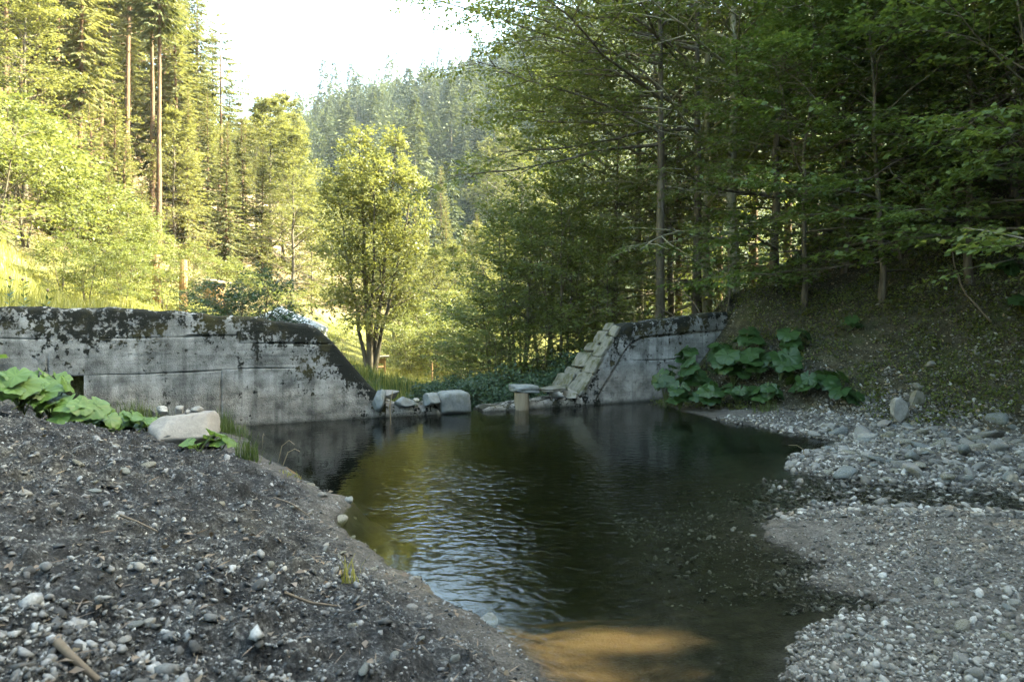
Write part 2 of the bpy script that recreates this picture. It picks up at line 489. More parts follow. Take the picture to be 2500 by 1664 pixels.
def land(x, y, want=False):
    x = np.asarray(x, float); y = np.asarray(y, float)
    near = (np.abs(x) < 14) & (y < 18) & (y > -6)
    sd = np.full(x.shape, 6.0)
    if near.any():
        sd[near] = shore_sd(x[near], y[near])
    # ---- upstream side of the dam
    left = sstep(0.9, 0.1, x - 0.35 * (3.3 - y) * (y < 3.3) - 0.0)
    kl = np.interp(y, [0, 2.5, 5, 6.6, 7.6, 8.6, 10], [.36, .37, .38, .38, .28, .19, .2])
    so = np.maximum(sd, 0)
    zl = kl * so * (1 - 0.10 * np.minimum(so, 4)) + 0.012
    zl = np.minimum(zl, 1.15 + 0.1 * so)
    foot = np.interp(y, FOOT_Y, FOOT_X)
    zr = 0.012 + 0.10 * np.minimum(so, 0.9) + 0.03 * so
    sl = np.maximum(x - foot, 0)
    zr = zr + 0.52 * sl * sl / (sl + .35) + 0.012 * np.minimum(sl, 25) ** 2
    zf = np.where(x < 0.5 - 0.12 * np.minimum(y, 9), zl, np.where(y < 2.5, zl * left + zr * (1 - left), zr))
    kd = np.interp(x, [-4, -1.2, 0.2, 1.0, 2.0, 4], [.55, .75, .42, .16, .13, .16])
    si = np.maximum(-sd, 0)
    dep = 1.15 * (1 - np.exp(-kd * si / 1.15 * 1.4))
    stream = sstep(2.0, 2.7, x) * sstep(7.6, 7.2, y)
    dep = np.minimum(dep, 0.5 * (1 - stream) + 0.022 * stream + 0.75 * sstep(2.5, 0.5, x))
    hump = np.exp(-(((x - .6) / .6) ** 2 + ((y - 3.8) / .7) ** 2)); dep = dep * (1 - .72 * hump)
    zf = np.where(sd < 0, -dep, zf)
    # ---- downstream side
    zm = 1.35 + 0.30 * (-x - 7) - 0.10 * np.minimum(np.maximum(y - 10, 0), 30)
    zm = np.maximum(zm, -1.0 + 0.0 * x)
    lx = np.maximum(-x - 11.5 + 0.05 * np.minimum(y - 20, 40), 0)
    zm = zm + 0.42 * lx * lx / (lx + 3.0)
    xb = 0.8 + np.maximum(y - 16, 0) * 0.35 + np.maximum(y - 27, 0) * 0.95
    sr = np.maximum(x - xb, 0)
    zr2 = -1.0 + 0.74 * sr * sr / (sr + 0.6) + 0.006 * np.minimum(sr, 30) ** 2
    zb = np.maximum(zm, zr2)
    far = np.sqrt(x * x + y * y)
    zb = np.minimum(zb, 75 + 0 * far)
    k = sstep(-0.06, 0.06, dam_side(x, y))
    wide = sstep(8.2, 12, -x) + sstep(4.5, 7.0, x)
    k2 = sstep(-2.5, 2.5, dam_side(x, y))
    k = k * (1 - np.clip(wide, 0, 1)) + k2 * np.clip(wide, 0, 1)
    z = zf * (1 - k) + zb * k
    z = z + 0.95 * np.exp(-((x - 5.1) / .95) ** 2 - ((y - 14.25) / .85) ** 2)
    # ---- roughness
    n1 = fbm(x * 0.9, y * 0.9, 1, 3); n2 = fbm(x * 4.3, y * 4.3, 2, 3); n3 = fbm(x * 17, y * 17, 5, 2)
    amp = np.clip(sd * 0.7 + 0.25, 0.12, 1) * np.where(sd < 0, 0.5, 1)
    lump = 1 + 1.1 * sstep(.8, -.2, x) * np.clip(sd * 1.5, 0, 1)
    z = z + amp * lump * (0.05 * n1 + 0.035 * n2 + 0.012 * n3) * (1 - k) + k * (0.25 * n1 + 0.05 * n2)
    clod = np.abs(fbm(x * 2.6, y * 2.6, 12, 3)); cl2 = np.maximum(fbm(x * 7.5, y * 7.5, 15, 3) - .12, 0)
    z = z + (1 - k) * np.clip(sd * 1.2, 0, 1) * sstep(1.2, .2, x) * (0.16 * cl2 - 0.07 * np.maximum(.12 - clod, 0) / .12 * .6)
    z = z + np.where(far > 20, 1.0, 0) * 0.6 * fbm(x * 0.08, y * 0.08, 9, 3)
    if not want: return z
    lit = (1 - k) * sstep(-0.4, 0.5, x - foot) + k * sstep(0.0, 2.0, x - xb)
    mead = k * sstep(-17.5, -14.0, x - 0.05 * (y - 10) + 2.5 * n1 ) * (1 - sstep(0, 2, x - xb))
    mead = np.maximum(mead, k * sstep(24, 16, y) * sstep(0, -2, x))
    need = k * (1 - mead) * (1 - np.clip(lit, 0, 1))
    pale = (1 - k) * sstep(0.5, 1.3, x + 0.12 * np.minimum(y, 9) * 1.0)
    pale = np.maximum(pale, .75 * (1 - k) * sstep(.55, .08, sd + .25 * n1) * (x < .6))
    pale = np.where((sd > 0), pale, 0.6)
    silt = sstep(0.05, -0.14, sd + 0.08 * n1) * (1 - 0.75 * sstep(1.6, 2.4, x) * sstep(8, 7, y)) * (1 - k)
    och_glow = sstep(0.80, 0.0, np.sqrt(((x - 0.62) / 0.58) ** 2 + ((y - 3.8) / 0.60) ** 2) * 0.62 + 0.35 * n1 + .6 * fbm(x * 2.2 + y, y * 5, 33, 4)) * .8 * (sd < 0)  # sunlight on the bed, put in as orange colour
    och_glow = np.maximum(och_glow, 0.8 * sstep(0.6, 0.1, np.sqrt(((x + 2.25) / 0.6) ** 2 + ((y - 7.75) / 0.22) ** 2) * 0.6) * (sd < 0.0))
    return z, dict(litter=np.clip(lit, 0, 1), meadow=np.clip(mead, 0, 1), needles=np.clip(need, 0, 1), pale=np.clip(pale, 0, 1), silt=np.clip(silt, 0, 1), ochre_glow=np.clip(och_glow, 0, 1)), sd

def gz(x, y): return float(land(np.array([x]), np.array([y]))[0])

def hit(px, py, d0=2.5, d1=40):
    d = np.linspace(d0, d1, 1500); x = (px - 1250) / FPX * d; z = EYE - (py - HY) / FPX * d
    k = np.where(land(x, d) >= z)[0]
    i = k[0] if len(k) else -1
    return float(x[i]), float(d[i])
def spaced(a0, a1, fine, lo, hi, g=1.12):
    mid = list(np.arange(a0, a1, fine))
    up = []; s = fine; v = mid[-1]
    while v < hi: s *= g; v += s; up.append(v)
    dn = []; s = fine; v = a0
    while v > lo: s *= g; v -= s; dn.append(v)
    return np.array(dn[::-1] + mid + up)

xs = spaced(-5.6, 5.8, 0.030, -1500, 1500, 1.07)
ys = spaced(1.5, 12.0, 0.034, -1500, 1500, 1.06)
GX, GY = np.meshgrid(xs, ys)
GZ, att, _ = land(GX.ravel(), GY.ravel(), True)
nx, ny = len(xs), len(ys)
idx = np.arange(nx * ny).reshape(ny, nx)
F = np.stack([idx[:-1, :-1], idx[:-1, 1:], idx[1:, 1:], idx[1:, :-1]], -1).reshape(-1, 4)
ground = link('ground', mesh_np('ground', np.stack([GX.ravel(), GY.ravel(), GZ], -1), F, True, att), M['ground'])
tag(ground, 'gravel banks, meadow and forest floor around the pond', 'ground', kind='structure')

# far wooded hill
def hillz(x, y):
    ridge = 116 + 0.30 * x + 8 * np.sin(x * 0.03 + 1.0) + 5 * np.sin(x * 0.075)
    ridge = np.clip(ridge, 14, 160)
    t = np.clip((y - 85 - 0.10 * x * (x < 0)) / (310 - 85.0), 0, 2.2)
    prof = np.where(t < 1, t * (1.12 - 0.12 * t), 1.0 - 0.15 * (t - 1))
    return -4 + ridge * prof + 6 * fbm(x * 0.016, y * 0.016, 4, 3)
hx = np.linspace(-420, 900, 90); hy = np.linspace(70, 700, 60)
HX, HYY = np.meshgrid(hx, hy)
HZ = hillz(HX, HYY)
idx = np.arange(HX.size).reshape(len(hy), len(hx))
F = np.stack([idx[:-1, :-1], idx[:-1, 1:], idx[1:, 1:], idx[1:, :-1]], -1).reshape(-1, 4)
hill = link('hill', mesh_np('hill', np.stack([HX.ravel(), HYY.ravel(), HZ.ravel()], -1), F, True), M['hill'])
tag(hill, 'tall wooded hill closing the valley behind', 'hill', kind='structure')

# pond water, a closed body whose rim lies under the banks
def dam_y(x): return 12.45 + 0.44 * x
wp = [(-5.2, 1.0), (9.9, 1.0), (9.9, 9.0), (4.0, 13.9), (3.5, dam_y(3.5) + .2), (-5.2, dam_y(-5.2) + .2)]
V = [(x, y, 0.0) for x, y in wp] + [(x, y, -2.2) for x, y in wp]
n = len(wp)
me = bpy.data.meshes.new('pond_water')
me.from_pydata(V, [], [tuple(range(n)), tuple(range(2 * n - 1, n - 1, -1))] + [(i, i + n, (i + 1) % n + n, (i + 1) % n) for i in range(n)])
me.update()
tag(link('pond_water', me, M['water']), 'dark rippled pond held behind the dam', 'water', kind='structure')
# ------------------------------------------------------------------ dam walls
UX, UY = 0.9153, 0.4027              # along the dam
NX, NY = 0.4027, -0.9153             # towards the pond
def wall_pt(X, z, out): return (X + NX * out, dam_y(X) + NY * out, z)

def panel_mesh(X0, X1, z0, z1, top, name, seed, joint=(1, 1, 1, 1), out0=0.0, slope_left=None):
    """one formwork panel: a skin with rough relief, rounded into the joints (left, right, bottom, top)"""
    xs_ = [X0, X0 + .012, X0 + .03] + list(np.arange(X0 + .07, X1 - .05, .05)) + [X1 - .03, X1 - .012, X1]
    rows = 26
    V = []; A = []
    for X in xs_:
        t = max(min(z1, top(X)), z0 + 0.004)
        free = top(X) < z1 + 0.01
        q = np.linspace(0, 1, rows)
        q = np.concatenate([[0, .012 / max(t - z0, .02), .03 / max(t - z0, .02)], q[2:-2], [1 - .03 / max(t - z0, .02), 1 - .012 / max(t - z0, .02), 1]])
        q = np.clip(q, 0, 1)
        for qq in q:
            z = z0 + (t - z0) * qq
            o = out0
            e = []
            if joint[0]: e.append((X - X0) * 1.09)
            if joint[1]: e.append((X1 - X) * 1.09)
            if joint[2]: e.append(z - z0)
            dt = t - z
            if not free and joint[3]: e.append(dt)
            r = 0.0
            if e: r = -0.034 * max(0, 1 - min(e) / 0.013) ** 1.5 * float(np.clip(.45 + 1.5 * vnoise(np.array(X * 3.1), np.array(z * 3.1), 17), .05, 1.0))
            if free: r += -0.05 * max(0, 1 - dt / 0.07) ** 2
            o += r
            V.append((X, z, o)); A.append((max(0.0, (top(X) - z))))
    V = np.array(V)
    s = V[:, 0] * 1.09; z = V[:, 1]
    rough = 0.35 + 0.9 * sstep(0.85, 0.4, z)
    o = V[:, 2] + 0.016 * fbm(s * 1.7, z * 1.7, seed, 3) + rough * 0.012 * fbm(s * 11, z * 11, seed + 3, 3) + 0.006 * vnoise(s * 1.2, z * 30, seed + 1)
    z = z + .030 * fbm(s * .9, z * .6, 55, 3)
    W = np.stack([V[:, 0] + NX * o, dam_y(V[:, 0]) + NY * o, z], -1)
    nr = len(W) // len(xs_)
    idx = np.arange(len(W)).reshape(len(xs_), nr)
    F = np.stack([idx[:-1, :-1], idx[1:, :-1], idx[1:, 1:], idx[:-1, 1:]], -1).reshape(-1, 4)
    crest = np.exp(-np.array(A) / 0.62) * (1 + .55 * sstep(-4.3, -4.2, V[:, 0]) * (np.array(A) < .36))
    return W, F, crest

def core_mesh(Xs, top, z0, thick, name, inset=0.035, crest_len=.5):
    """the wall body behind the panels: front, crest, back and ends"""
    V = []; C = []
    for X in Xs:
        t = top(X); th0 = thick; thick = th0(X) if callable(th0) else th0
        for (o, z) in ((-inset, z0), (-inset, t - .035), (-inset - .05, t - .004), (-thick * .5, t + .006 * math.sin(X * 9)), (-thick + .05, t - .01), (-thick, t - .06), (-thick, z0)):
            w = wall_pt(X, z, o + .012 * math.sin(X * 23 + z * 9)); V.append(w); C.append(math.exp(-max(0, t - z) / crest_len))
        thick = th0
    n = 7
    F = []
    for i in range(len(Xs) - 1):
        for j in range(n - 1):
            a = i * n + j; F.append((a, a + n, a + n + 1, a + 1))
    me = bpy.data.meshes.new(name)
    F.append(tuple(range(n))); F.append(tuple((len(Xs) - 1) * n + i for i in range(n - 1, -1, -1)))
    me.from_pydata(V, [], F)
    a = me.attributes.new('crest', 'FLOAT', 'POINT'); a.data.foreach_set('value', np.array(C, dtype=np.float32))
    me.update()
    return me

def rebase(W, base): return np.asarray(W) - np.array(base)

def top_left(X):
    return float(np.interp(X, [-10, -5.6, -4.6, -3.6, -3.3, -3.12, -2.92, -2.68, -2.42, -2.2, -1.95], [1.87, 1.83, 1.73, 1.63, 1.575, 1.49, 1.29, 0.98, 0.60, 0.36, 0.27])) + 0.012 * math.sin(X * 7.3) + 0.008 * math.sin(X * 17)
wall_l = empty('dam_wall', (-5.0, dam_y(-5.0), 0))
tag(wall_l, 'long stained concrete dam wall with black lichen along its crest, sloping down to the outlet', 'dam wall', 'concrete dam wings', 'thing')
bl = tuple(wall_l.location)
def add_panel(root, base, *a, **k):
    W, F, c = panel_mesh(*a, joint=(a[0] in (-4.47, -6.52, -6.12), a[1] in (-4.47, -6.52, -6.45), 1, 1), **k)
    o = link('panel', mesh_np('panel', rebase(W, base), F, True, {'crest': c}), M['concrete'], root)
    return o
sd_ = 0
for (X0, X1, z0, z1) in [(-9.6, -7.3, 1.40, 9), (-7.3, -5.75, 1.395, 9), (-5.75, -4.25, 1.39, 9), (-4.25, -3.62, 1.275, 9), (-3.62, -2.60, 1.275, 9),
                         (-9.6, -6.52, 0.86, 1.40), (-6.52, -5.38, 0.86, 1.392), (-5.38, -4.25, 0.87, 1.388), (-4.25, -2.40, 0.885, 1.275),
                         (-9.6, -6.45, -0.4, 0.86), (-6.12, -4.47, -0.7, 0.865), (-4.47, -2.12, -0.9, 0.885)]:
    sd_ += 1
    add_panel(wall_l, bl, X0, X1, z0, z1, top_left, 'panel', 7)
# body in three lengths round the drain opening
for Xa, Xb, fn in ((-9.6, -6.46, top_left), (-6.11, -2.05, top_left)):
    me = core_mesh(np.linspace(Xa, Xb, 50), fn, -0.95, 0.5, 'body')
    for v in me.vertices: v.co -= Vector(bl)
    link('body', me, M['concrete'], wall_l)
# lintel body above the opening
V = []; C = []
for X in np.linspace(-6.46, -6.11, 5):
    t = top_left(X)
    for o, z in ((-.035, .862), (-.035, t - .035), (-.25, t), (-.5, t - .05), (-.5, .862)):
        V.append(rebase(wall_pt(X, z, o), bl)); C.append(math.exp(-max(0, t - z) / .5))
F = [(i * 5 + j, (i + 1) * 5 + j, (i + 1) * 5 + (j + 1) % 5, i * 5 + (j + 1) % 5) for i in range(4) for j in range(5)]
link('lintel', mesh_np('lintel', V, F, False, {'crest': C}), M['concrete'], wall_l)
# low sill running out to the rocks
def top_sill(X): return float(np.interp(X, [-2.4, -2.1, -1.7, -1.35, -1.22], [.40, .25, .17, .19, .04])) + .018 * math.sin(X * 21)
W, F, c = panel_mesh(-2.14, -1.20, -0.9, 9, top_sill, 'sill', 77, joint=(0, 0, 0, 0), out0=0.05)
link('sill', mesh_np('sill', rebase(W, bl), F, True, {'crest': c * 0.3}), M['concrete'], wall_l)
me = core_mesh(np.linspace(-2.1, -1.21, 16), top_sill, -0.95, 0.5, 'sill_body', 0.02, .05)
for v in me.vertices: v.co -= Vector(bl)
link('sill_body', me, M['concrete'], wall_l)

def top_right(X):
    return float(np.interp(X, [-.55, -.4, .2, .9, 1.22, 1.3, 2.14, 2.3, 2.6, 4.6, 5.6], [.02, .07, .11, .17, .22, .12, 1.49, 1.55, 1.58, 1.80, 1.9])) + .012 * math.sin(X * 11)
wall_r = empty('dam_wall', (3.0, dam_y(3.0), 0))
tag(wall_r, 'short pale concrete dam wall with stone-faced sloping end, half hidden by big leaves', 'dam wall', 'concrete dam wings', 'thing')
br = tuple(wall_r.location)
def band(X): return float(np.interp(X, [1.26, 2.14, 2.3, 6], [0, 1.49, 1.55, 1.9]))
def under_band(X): return min(top_right(X), float(np.interp(X, [1.56, 2.32, 2.6, 6], [0.0, 1.14, 1.28, 1.5])))
# sloping edge band, then the two lifts of the face
for (X0, X1, z0, z1) in [(1.62, 3.1, -0.9, 0.815), (3.1, 4.55, -0.9, 0.815), (1.95, 3.3, 0.815, 9), (3.3, 4.55, 0.815, 9)]:
    sd_ += 1
    W, F, c = panel_mesh(X0, X1, z0, z1, lambda X: under_band(X), 'panel', 7, joint=(0, 0, 1, 1))
    topz = np.array([top_right(x) for x in W[:, 0]])
    c = np.exp(-(topz - W[:, 2]) / .42)
    link('panel', mesh_np('panel', rebase(W, br), F, True, {'crest': c}), M['concrete'], wall_r)
Xs_ = np.linspace(1.30, 4.55, 75)
V = []; C = []
for X in Xs_:
    lo = under_band(X) if X > 1.58 else -0.9
    hi = top_right(X)
    for q in np.linspace(0, 1, 12):
        z = lo - .01 + (hi - lo + .01) * q
        o = 0.012 - .05 * max(0, 1 - (hi - z) / .06) ** 2 - .04 * max(0, 1 - (z - lo) / .02) + .02 * float(fbm(np.array(X * 9.), np.array(z * 9.), 61, 3))
        V.append(rebase(wall_pt(X, z, o), br)); C.append(min(1, math.exp(-(hi - z) / .5) * (1.15 if X > 1.9 else .75)))
idx = np.arange(len(V)).reshape(len(Xs_), 12)
F = np.stack([idx[:-1, :-1], idx[1:, :-1], idx[1:, 1:], idx[:-1, 1:]], -1).reshape(-1, 4)
link('edge_band', mesh_np('edge_band', V, F, True, {'crest': C}), M['concrete'], wall_r)
me = core_mesh(np.linspace(1.27, 4.55, 50), top_right, -0.95, lambda X: .5 + .62 * max(0, 1.5 - top_right(X)), 'body')
for v in me.vertices: v.co -= Vector(br)
link('body', me, M['concrete'], wall_r)
W, F, c = panel_mesh(-.53, 1.32, -0.9, 9, lambda X: min(top_right(X), .26), 'sill', 91, joint=(0, 0, 0, 0), out0=0.06)
link('sill', mesh_np('sill', rebase(W, br), F, True, {'crest': c * .25}), M['concrete'], wall_r)
me = core_mesh(np.linspace(-.52, 1.3, 24), lambda X: min(top_right(X), .26), -0.95, 0.5, 'sill_body', 0.02, .05)
for v in me.vertices: v.co -= Vector(br)
link('sill_body', me, M['concrete'], wall_r)

# rough stone helper -------------------------------------------------
def ico(sub):
    import bmesh
    bm = bmesh.new(); bmesh.ops.create_icosphere(bm, subdivisions=sub, radius=1.0)
    V = np.array([v.co[:] for v in bm.verts]); F = np.array([[v.index for v in f.verts] for f in bm.faces]); bm.free()
    return V, F
ICO = {k: ico(k) for k in (1, 2, 3, 4)}
def rock(sub, size, seed, cut=7, rough=0.06, flat_top=None, cutd=(0.55, 0.85)):
    V, F = ICO[sub]; V = V.copy(); rg = np.random.default_rng(seed)
    for i in range(cut):                                   # planes knock the ball into a broken stone
        nrm = rg.normal(size=3); nrm /= np.linalg.norm(nrm)
        d = rg.uniform(*cutd)
        k = V @ nrm
        V = V - np.maximum(k - d, 0)[:, None] * nrm
    if flat_top is not None: V[:, 2] = np.minimum(V[:, 2], flat_top)
    if rough:
        nn = fbm(V[:, 0] * 2.3 + seed, V[:, 1] * 2.3 + V[:, 2] * 1.7, seed % 50, 4)
        V = V * (1 + rough * 2 * nn)[:, None]
    return V * np.array(size), F

def slab_mesh(w, d, h, seed, jag=0.1, cuts=9, cd=(1.12, 1.45)):
    """roughly squared stone: a box grid with chipped rounded edges"""
    rg = np.random.default_rng(seed)
    V, F = ICO[4]; V = V.copy()
    p = 16.0
    V = V / (np.abs(V[:, 0:1]) ** p + np.abs(V[:, 1:2]) ** p + np.abs(V[:, 2:3]) ** p) ** (1 / p)
    V *= (1 + jag * fbm(V[:, 0] * 1.5 + seed, V[:, 1] * 1.5 + V[:, 2] * 2, seed % 40, 4))[:, None]
    for i in range(cuts):
        nv = rg.normal(size=3); nv /= np.linalg.norm(nv); V = V - np.maximum(V @ nv - rg.uniform(*cd), 0)[:, None] * nv
    sk = rg.uniform(-.1, .1, 3)
    V[:, 0] += V[:, 2] * sk[0] + V[:, 1] * sk[1]; V[:, 2] += V[:, 0] * sk[2] * .6
    return V * np.array((w, d, h)) / 2, F

# coping stones set in the sloping end of the right wall ----------------
rg = np.random.default_rng(5)
P0 = np.array(wall_pt(1.30, .12, 0)); P1 = np.array(wall_pt(2.14, 1.49, 0))
up = (P1 - P0); Ls = np.linalg.norm(up); up /= Ls
ac = np.array((-NX, -NY, 0.0)); nn = np.cross(up, ac); nn /= np.linalg.norm(nn)
if nn[0] > 0: nn = -nn
rows = [(0.02, .33), (.33, .55), (.55, .90), (.90, 1.12), (1.12, 1.40), (1.40, Ls + .02)]
for ci, (f0, f1) in enumerate(((-.03, .46), (.46, 1.03))):
    for ri, (a, b) in enumerate(rows):
        a2, b2 = a + (0.1 if ci else 0) + rg.uniform(-.03, .03), b + (0.1 if ci else 0) + rg.uniform(-.03, .03)
        if b2 > Ls + .06: b2 = Ls + .06
        wd_ = .5 + .62 * 1.37 * (1 - (a2 + b2) / 2 / Ls)
        t0, t1 = f0 * wd_, f1 * wd_
        Vs, Fs = slab_mesh((b2 - a2) - .012, (t1 - t0) - .014, .07, 100 + ci * 10 + ri, .06)
        sh_ = Vs[:, 1] * rg.uniform(-.12, .12)
        cen = P0 + up * (a2 + b2) / 2 + ac * (t0 + t1) / 2 + nn * (.03 + rg.uniform(-.014, .018))
        Wd = cen + (Vs[:, 0:1] + sh_[:, None]) * up + Vs[:, 1:2] * ac + Vs[:, 2:3] * nn
        link('coping_stone', mesh_np('coping_stone', Wd - np.array(br), Fs, False), M['coping'], wall_r)

# rocks and blocks at the outlet -----------------------------------------
def put_rock(name, label, cat, loc, size, seed, mat, sub=4, rot=0, group=None, flat=None, cut=8, rough=.05, cutd=(.36, .72)):
    V, F = rock(sub, size, seed, cut, rough, flat, cutd)
    o = link(name, mesh_np(name, V * 1.2, F, False), mat)
    o.location = loc; o.rotation_euler = (0, 0, rot)
    tag(o, label, cat, group)
    return o
def onwall(X, z, out): return wall_pt(X, z, out)
G1 = 'rocks set along the outlet sill'
put_rock('rock', 'wedge shaped grey rock at the foot of the long wall slope', 'rock', onwall(-2.24, .34, .06), (.13, .13, .19), 11, M['stone_blue'], group=G1, rot=.3)
put_rock('rock', 'flat pinkish stone lying behind the sill beside the wedge rock', 'rock', onwall(-2.02, .36, -.2), (.19, .15, .07), 12, M['stone'], group=G1)
put_rock('rock', 'rounded blue grey rock in the middle of the sill rocks', 'rock', onwall(-1.83, .27, .02), (.165, .14, .10), 13, M['stone_blue'], group=G1, rot=.2)
put_rock('rock', 'small pale stone wedged between two sill rocks', 'rock', onwall(-1.64, .26, .03), (.06, .06, .05), 14, M['stone_pale'], 3, group=G1)
put_rock('rock', 'tiny pale stone under the wedged stone on the sill', 'rock', onwall(-1.67, .205, .08), (.05, .045, .035), 15, M['stone_pale'], 3, group=G1)
put_rock('rock', 'large tilted grey rock with flat top beside the square block', 'rock', onwall(-1.42, .27, .0), (.20, .17, .155), 16, M['stone_blue'], group=G1, rot=.4, flat=.6)
V, F = slab_mesh(.56, .42, .40, 21, .09)
o = link('stone_block', mesh_np('stone_block', V, F, True), M['stone_blue']); o.location = onwall(-1.02, .17, -.12); o.rotation_euler = (0, 0.02, .40)
tag(o, 'big squared grey stone block beside the outlet gap', 'stone block')
V, F = slab_mesh(.46, .40, .13, 22, .10)
o = link('stone_slab', mesh_np('stone_slab', V, F, False), M['stone_blue']); o.location = onwall(.22, .375, .0); o.rotation_euler = (0, 0.02, .3)
tag(o, 'thick flat stone slab resting on the wooden stump', 'stone slab', 'stone slabs at the outlet')
V, F = slab_mesh(.42, .34, .07, 23, .12)
o = link('stone_slab', mesh_np('stone_slab', V, F, False), M['coping']); o.location = onwall(.80, .335, -.05); o.rotation_euler = (0.05, -0.08, .5)
tag(o, 'thin pale stone slab lying near the sloping wall end', 'stone slab', 'stone slabs at the outlet')
put_rock('rock', 'lumpy grey stone under the thin pale slab', 'rock', onwall(.86, .22, .0), (.17, .14, .09), 17, M['stone'], 3, group=G1)
put_rock('rock', 'rough stone at the foot of the stone-faced wall end', 'rock', onwall(1.13, .22, .03), (.16, .14, .12), 18, M['stone_pale'], 3, group=G1)
st = empty('wooden_stump', onwall(.15, 0, .07))
tag(st, 'short wooden stump standing in the water under the stone slab', 'stump')
b = MB(); th = np.linspace(0, 2 * np.pi, 17)[:-1]
rr = .135 * (1 + .04 * np.sin(th * 5))
V = np.concatenate([np.stack([rr * np.cos(th), rr * np.sin(th), np.full(16, z)], -1) for z in (-.5, .1, .31)])
b.add(V, [(i * 16 + j, i * 16 + (j + 1) % 16, (i + 1) * 16 + (j + 1) % 16, (i + 1) * 16 + j) for i in range(2) for j in range(16)] + [tuple(32 + j for j in range(16))])
link('log', b.mesh('log'), M['wood_grey'], st)

# the big boulder on the left bank with stones on its top ------------------
bz = gz(-3.85, 7.75)
V, F = rock(4, (.56, .42, .40), 36, 22, .05, .5, (.45, .75))
o = link('boulder', mesh_np('boulder', V, F, False), M['boulder']); o.location = (-3.82, 7.8, bz + .14); o.rotation_euler = (0, -.06, -.25)
tag(o, 'large tan flat-topped boulder on the left bank below the leaves', 'boulder', 'boulders')
BT = bz + .14 + .20
lab = ['whitish', 'grey', 'flat grey', 'rounded grey', 'small pale']
for i, (dx, dy, s) in enumerate([(-.22, .1, .085), (-.05, .16, .075), (.06, .12, .05), (.17, .14, .07), (-.30, .2, .07)]):
    put_rock('stone', lab[i] + ' stone lying on top of the tan boulder', 'stone', (-3.82 + dx, 7.8 + dy, BT + s * .28 + .012), (s, s * .8, s * .6), 40 + i, M['stone'], 3, i, 'stones on the boulder top')

# boulders at the foot of the right slope -------------------------------
for nm, px, py, d, s, m, sd in [('upright grey boulder at the foot of the shaded slope', 2190, 1012, 10.7, (.15, .14, .20), 'stone', 51),
        ('yellowish mossy boulder just above the upright grey boulder', 2240, 972, 11.3, (.17, .15, .15), 'stone_pale', 52),
        ('white chip of rock above the yellowish boulder', 2240, 944, 11.8, (.08, .07, .05), 'stone_pale', 53),
        ('flat brown rock leaning beside the upright grey boulder', 2158, 1035, 10.5, (.17, .13, .08), 'boulder', 54),
        ('pale angular stone high on the dark slope', 2272, 890, 11.9, (.11, .09, .07), 'stone', 55),
        ('flat pale stone at the water edge under the leaves', 2022, 1040, 10.7, (.12, .08, .05), 'stone', 56)]:
    x, y = hit(px, py + s[2] * FPX / d * .5, 8)
    put_rock('boulder' if s[2] > .1 else 'rock', nm, 'boulder' if s[2] > .1 else 'rock', (x, y, gz(x, y) + s[2] * .5), s, sd, M[m], 4, sd, 'rocks on the right slope')
# ------------------------------------------------------------------ trees
def nrm(v): v = np.asarray(v, float); return v / (np.linalg.norm(v) + 1e-9)

def leaves(Pt, D, N, L, Wd, rg, fold=.25, droop=.0):
    """leaf blades: base point, direction, face normal, length, width"""
    n = len(Pt)
    D = D / (np.linalg.norm(D, axis=1)[:, None] + 1e-9)
    Sx = np.cross(D, N); Sx /= np.linalg.norm(Sx, axis=1)[:, None] + 1e-9
    U = np.cross(Sx, D)
    L = np.asarray(L)[:, None]; Wd = np.asarray(Wd)[:, None]
    base = Pt; tip = Pt + D * L - U * L * droop
    midp = Pt + D * L * .45
    r = midp + Sx * Wd * .5 + U * Wd * fold; l = midp - Sx * Wd * .5 + U * Wd * fold
    V = np.stack([base, r, tip, l], 1).reshape(-1, 3)
    F = np.arange(n * 4).reshape(n, 4)
    v = np.repeat(rg.random(n), 4)
    return V, F, v

class Wood:
    def __init__(self): self.V = []; self.F = []; self.n = 0
    def tube(self, P, r, k):
        V, F = tube(P, r, k); self.V.append(V); self.F.append(np.array(F) + self.n); self.n += len(V)
    def mesh(self, name): return mesh_np(name, np.concatenate(self.V), np.concatenate(self.F), True)

def wander(p, d, L, k, rg, jit=.18, lift=0.0):
    """a branch line of k steps that bends upward (lift>0) or sags"""
    P = [np.array(p, float)]; d = nrm(d)
    for i in range(k):
        d = nrm(d + rg.normal(0, jit, 3) * np.array((1, 1, .6)) + np.array((0, 0, lift)))
        P.append(P[-1] + d * L / k)
    return np.array(P)

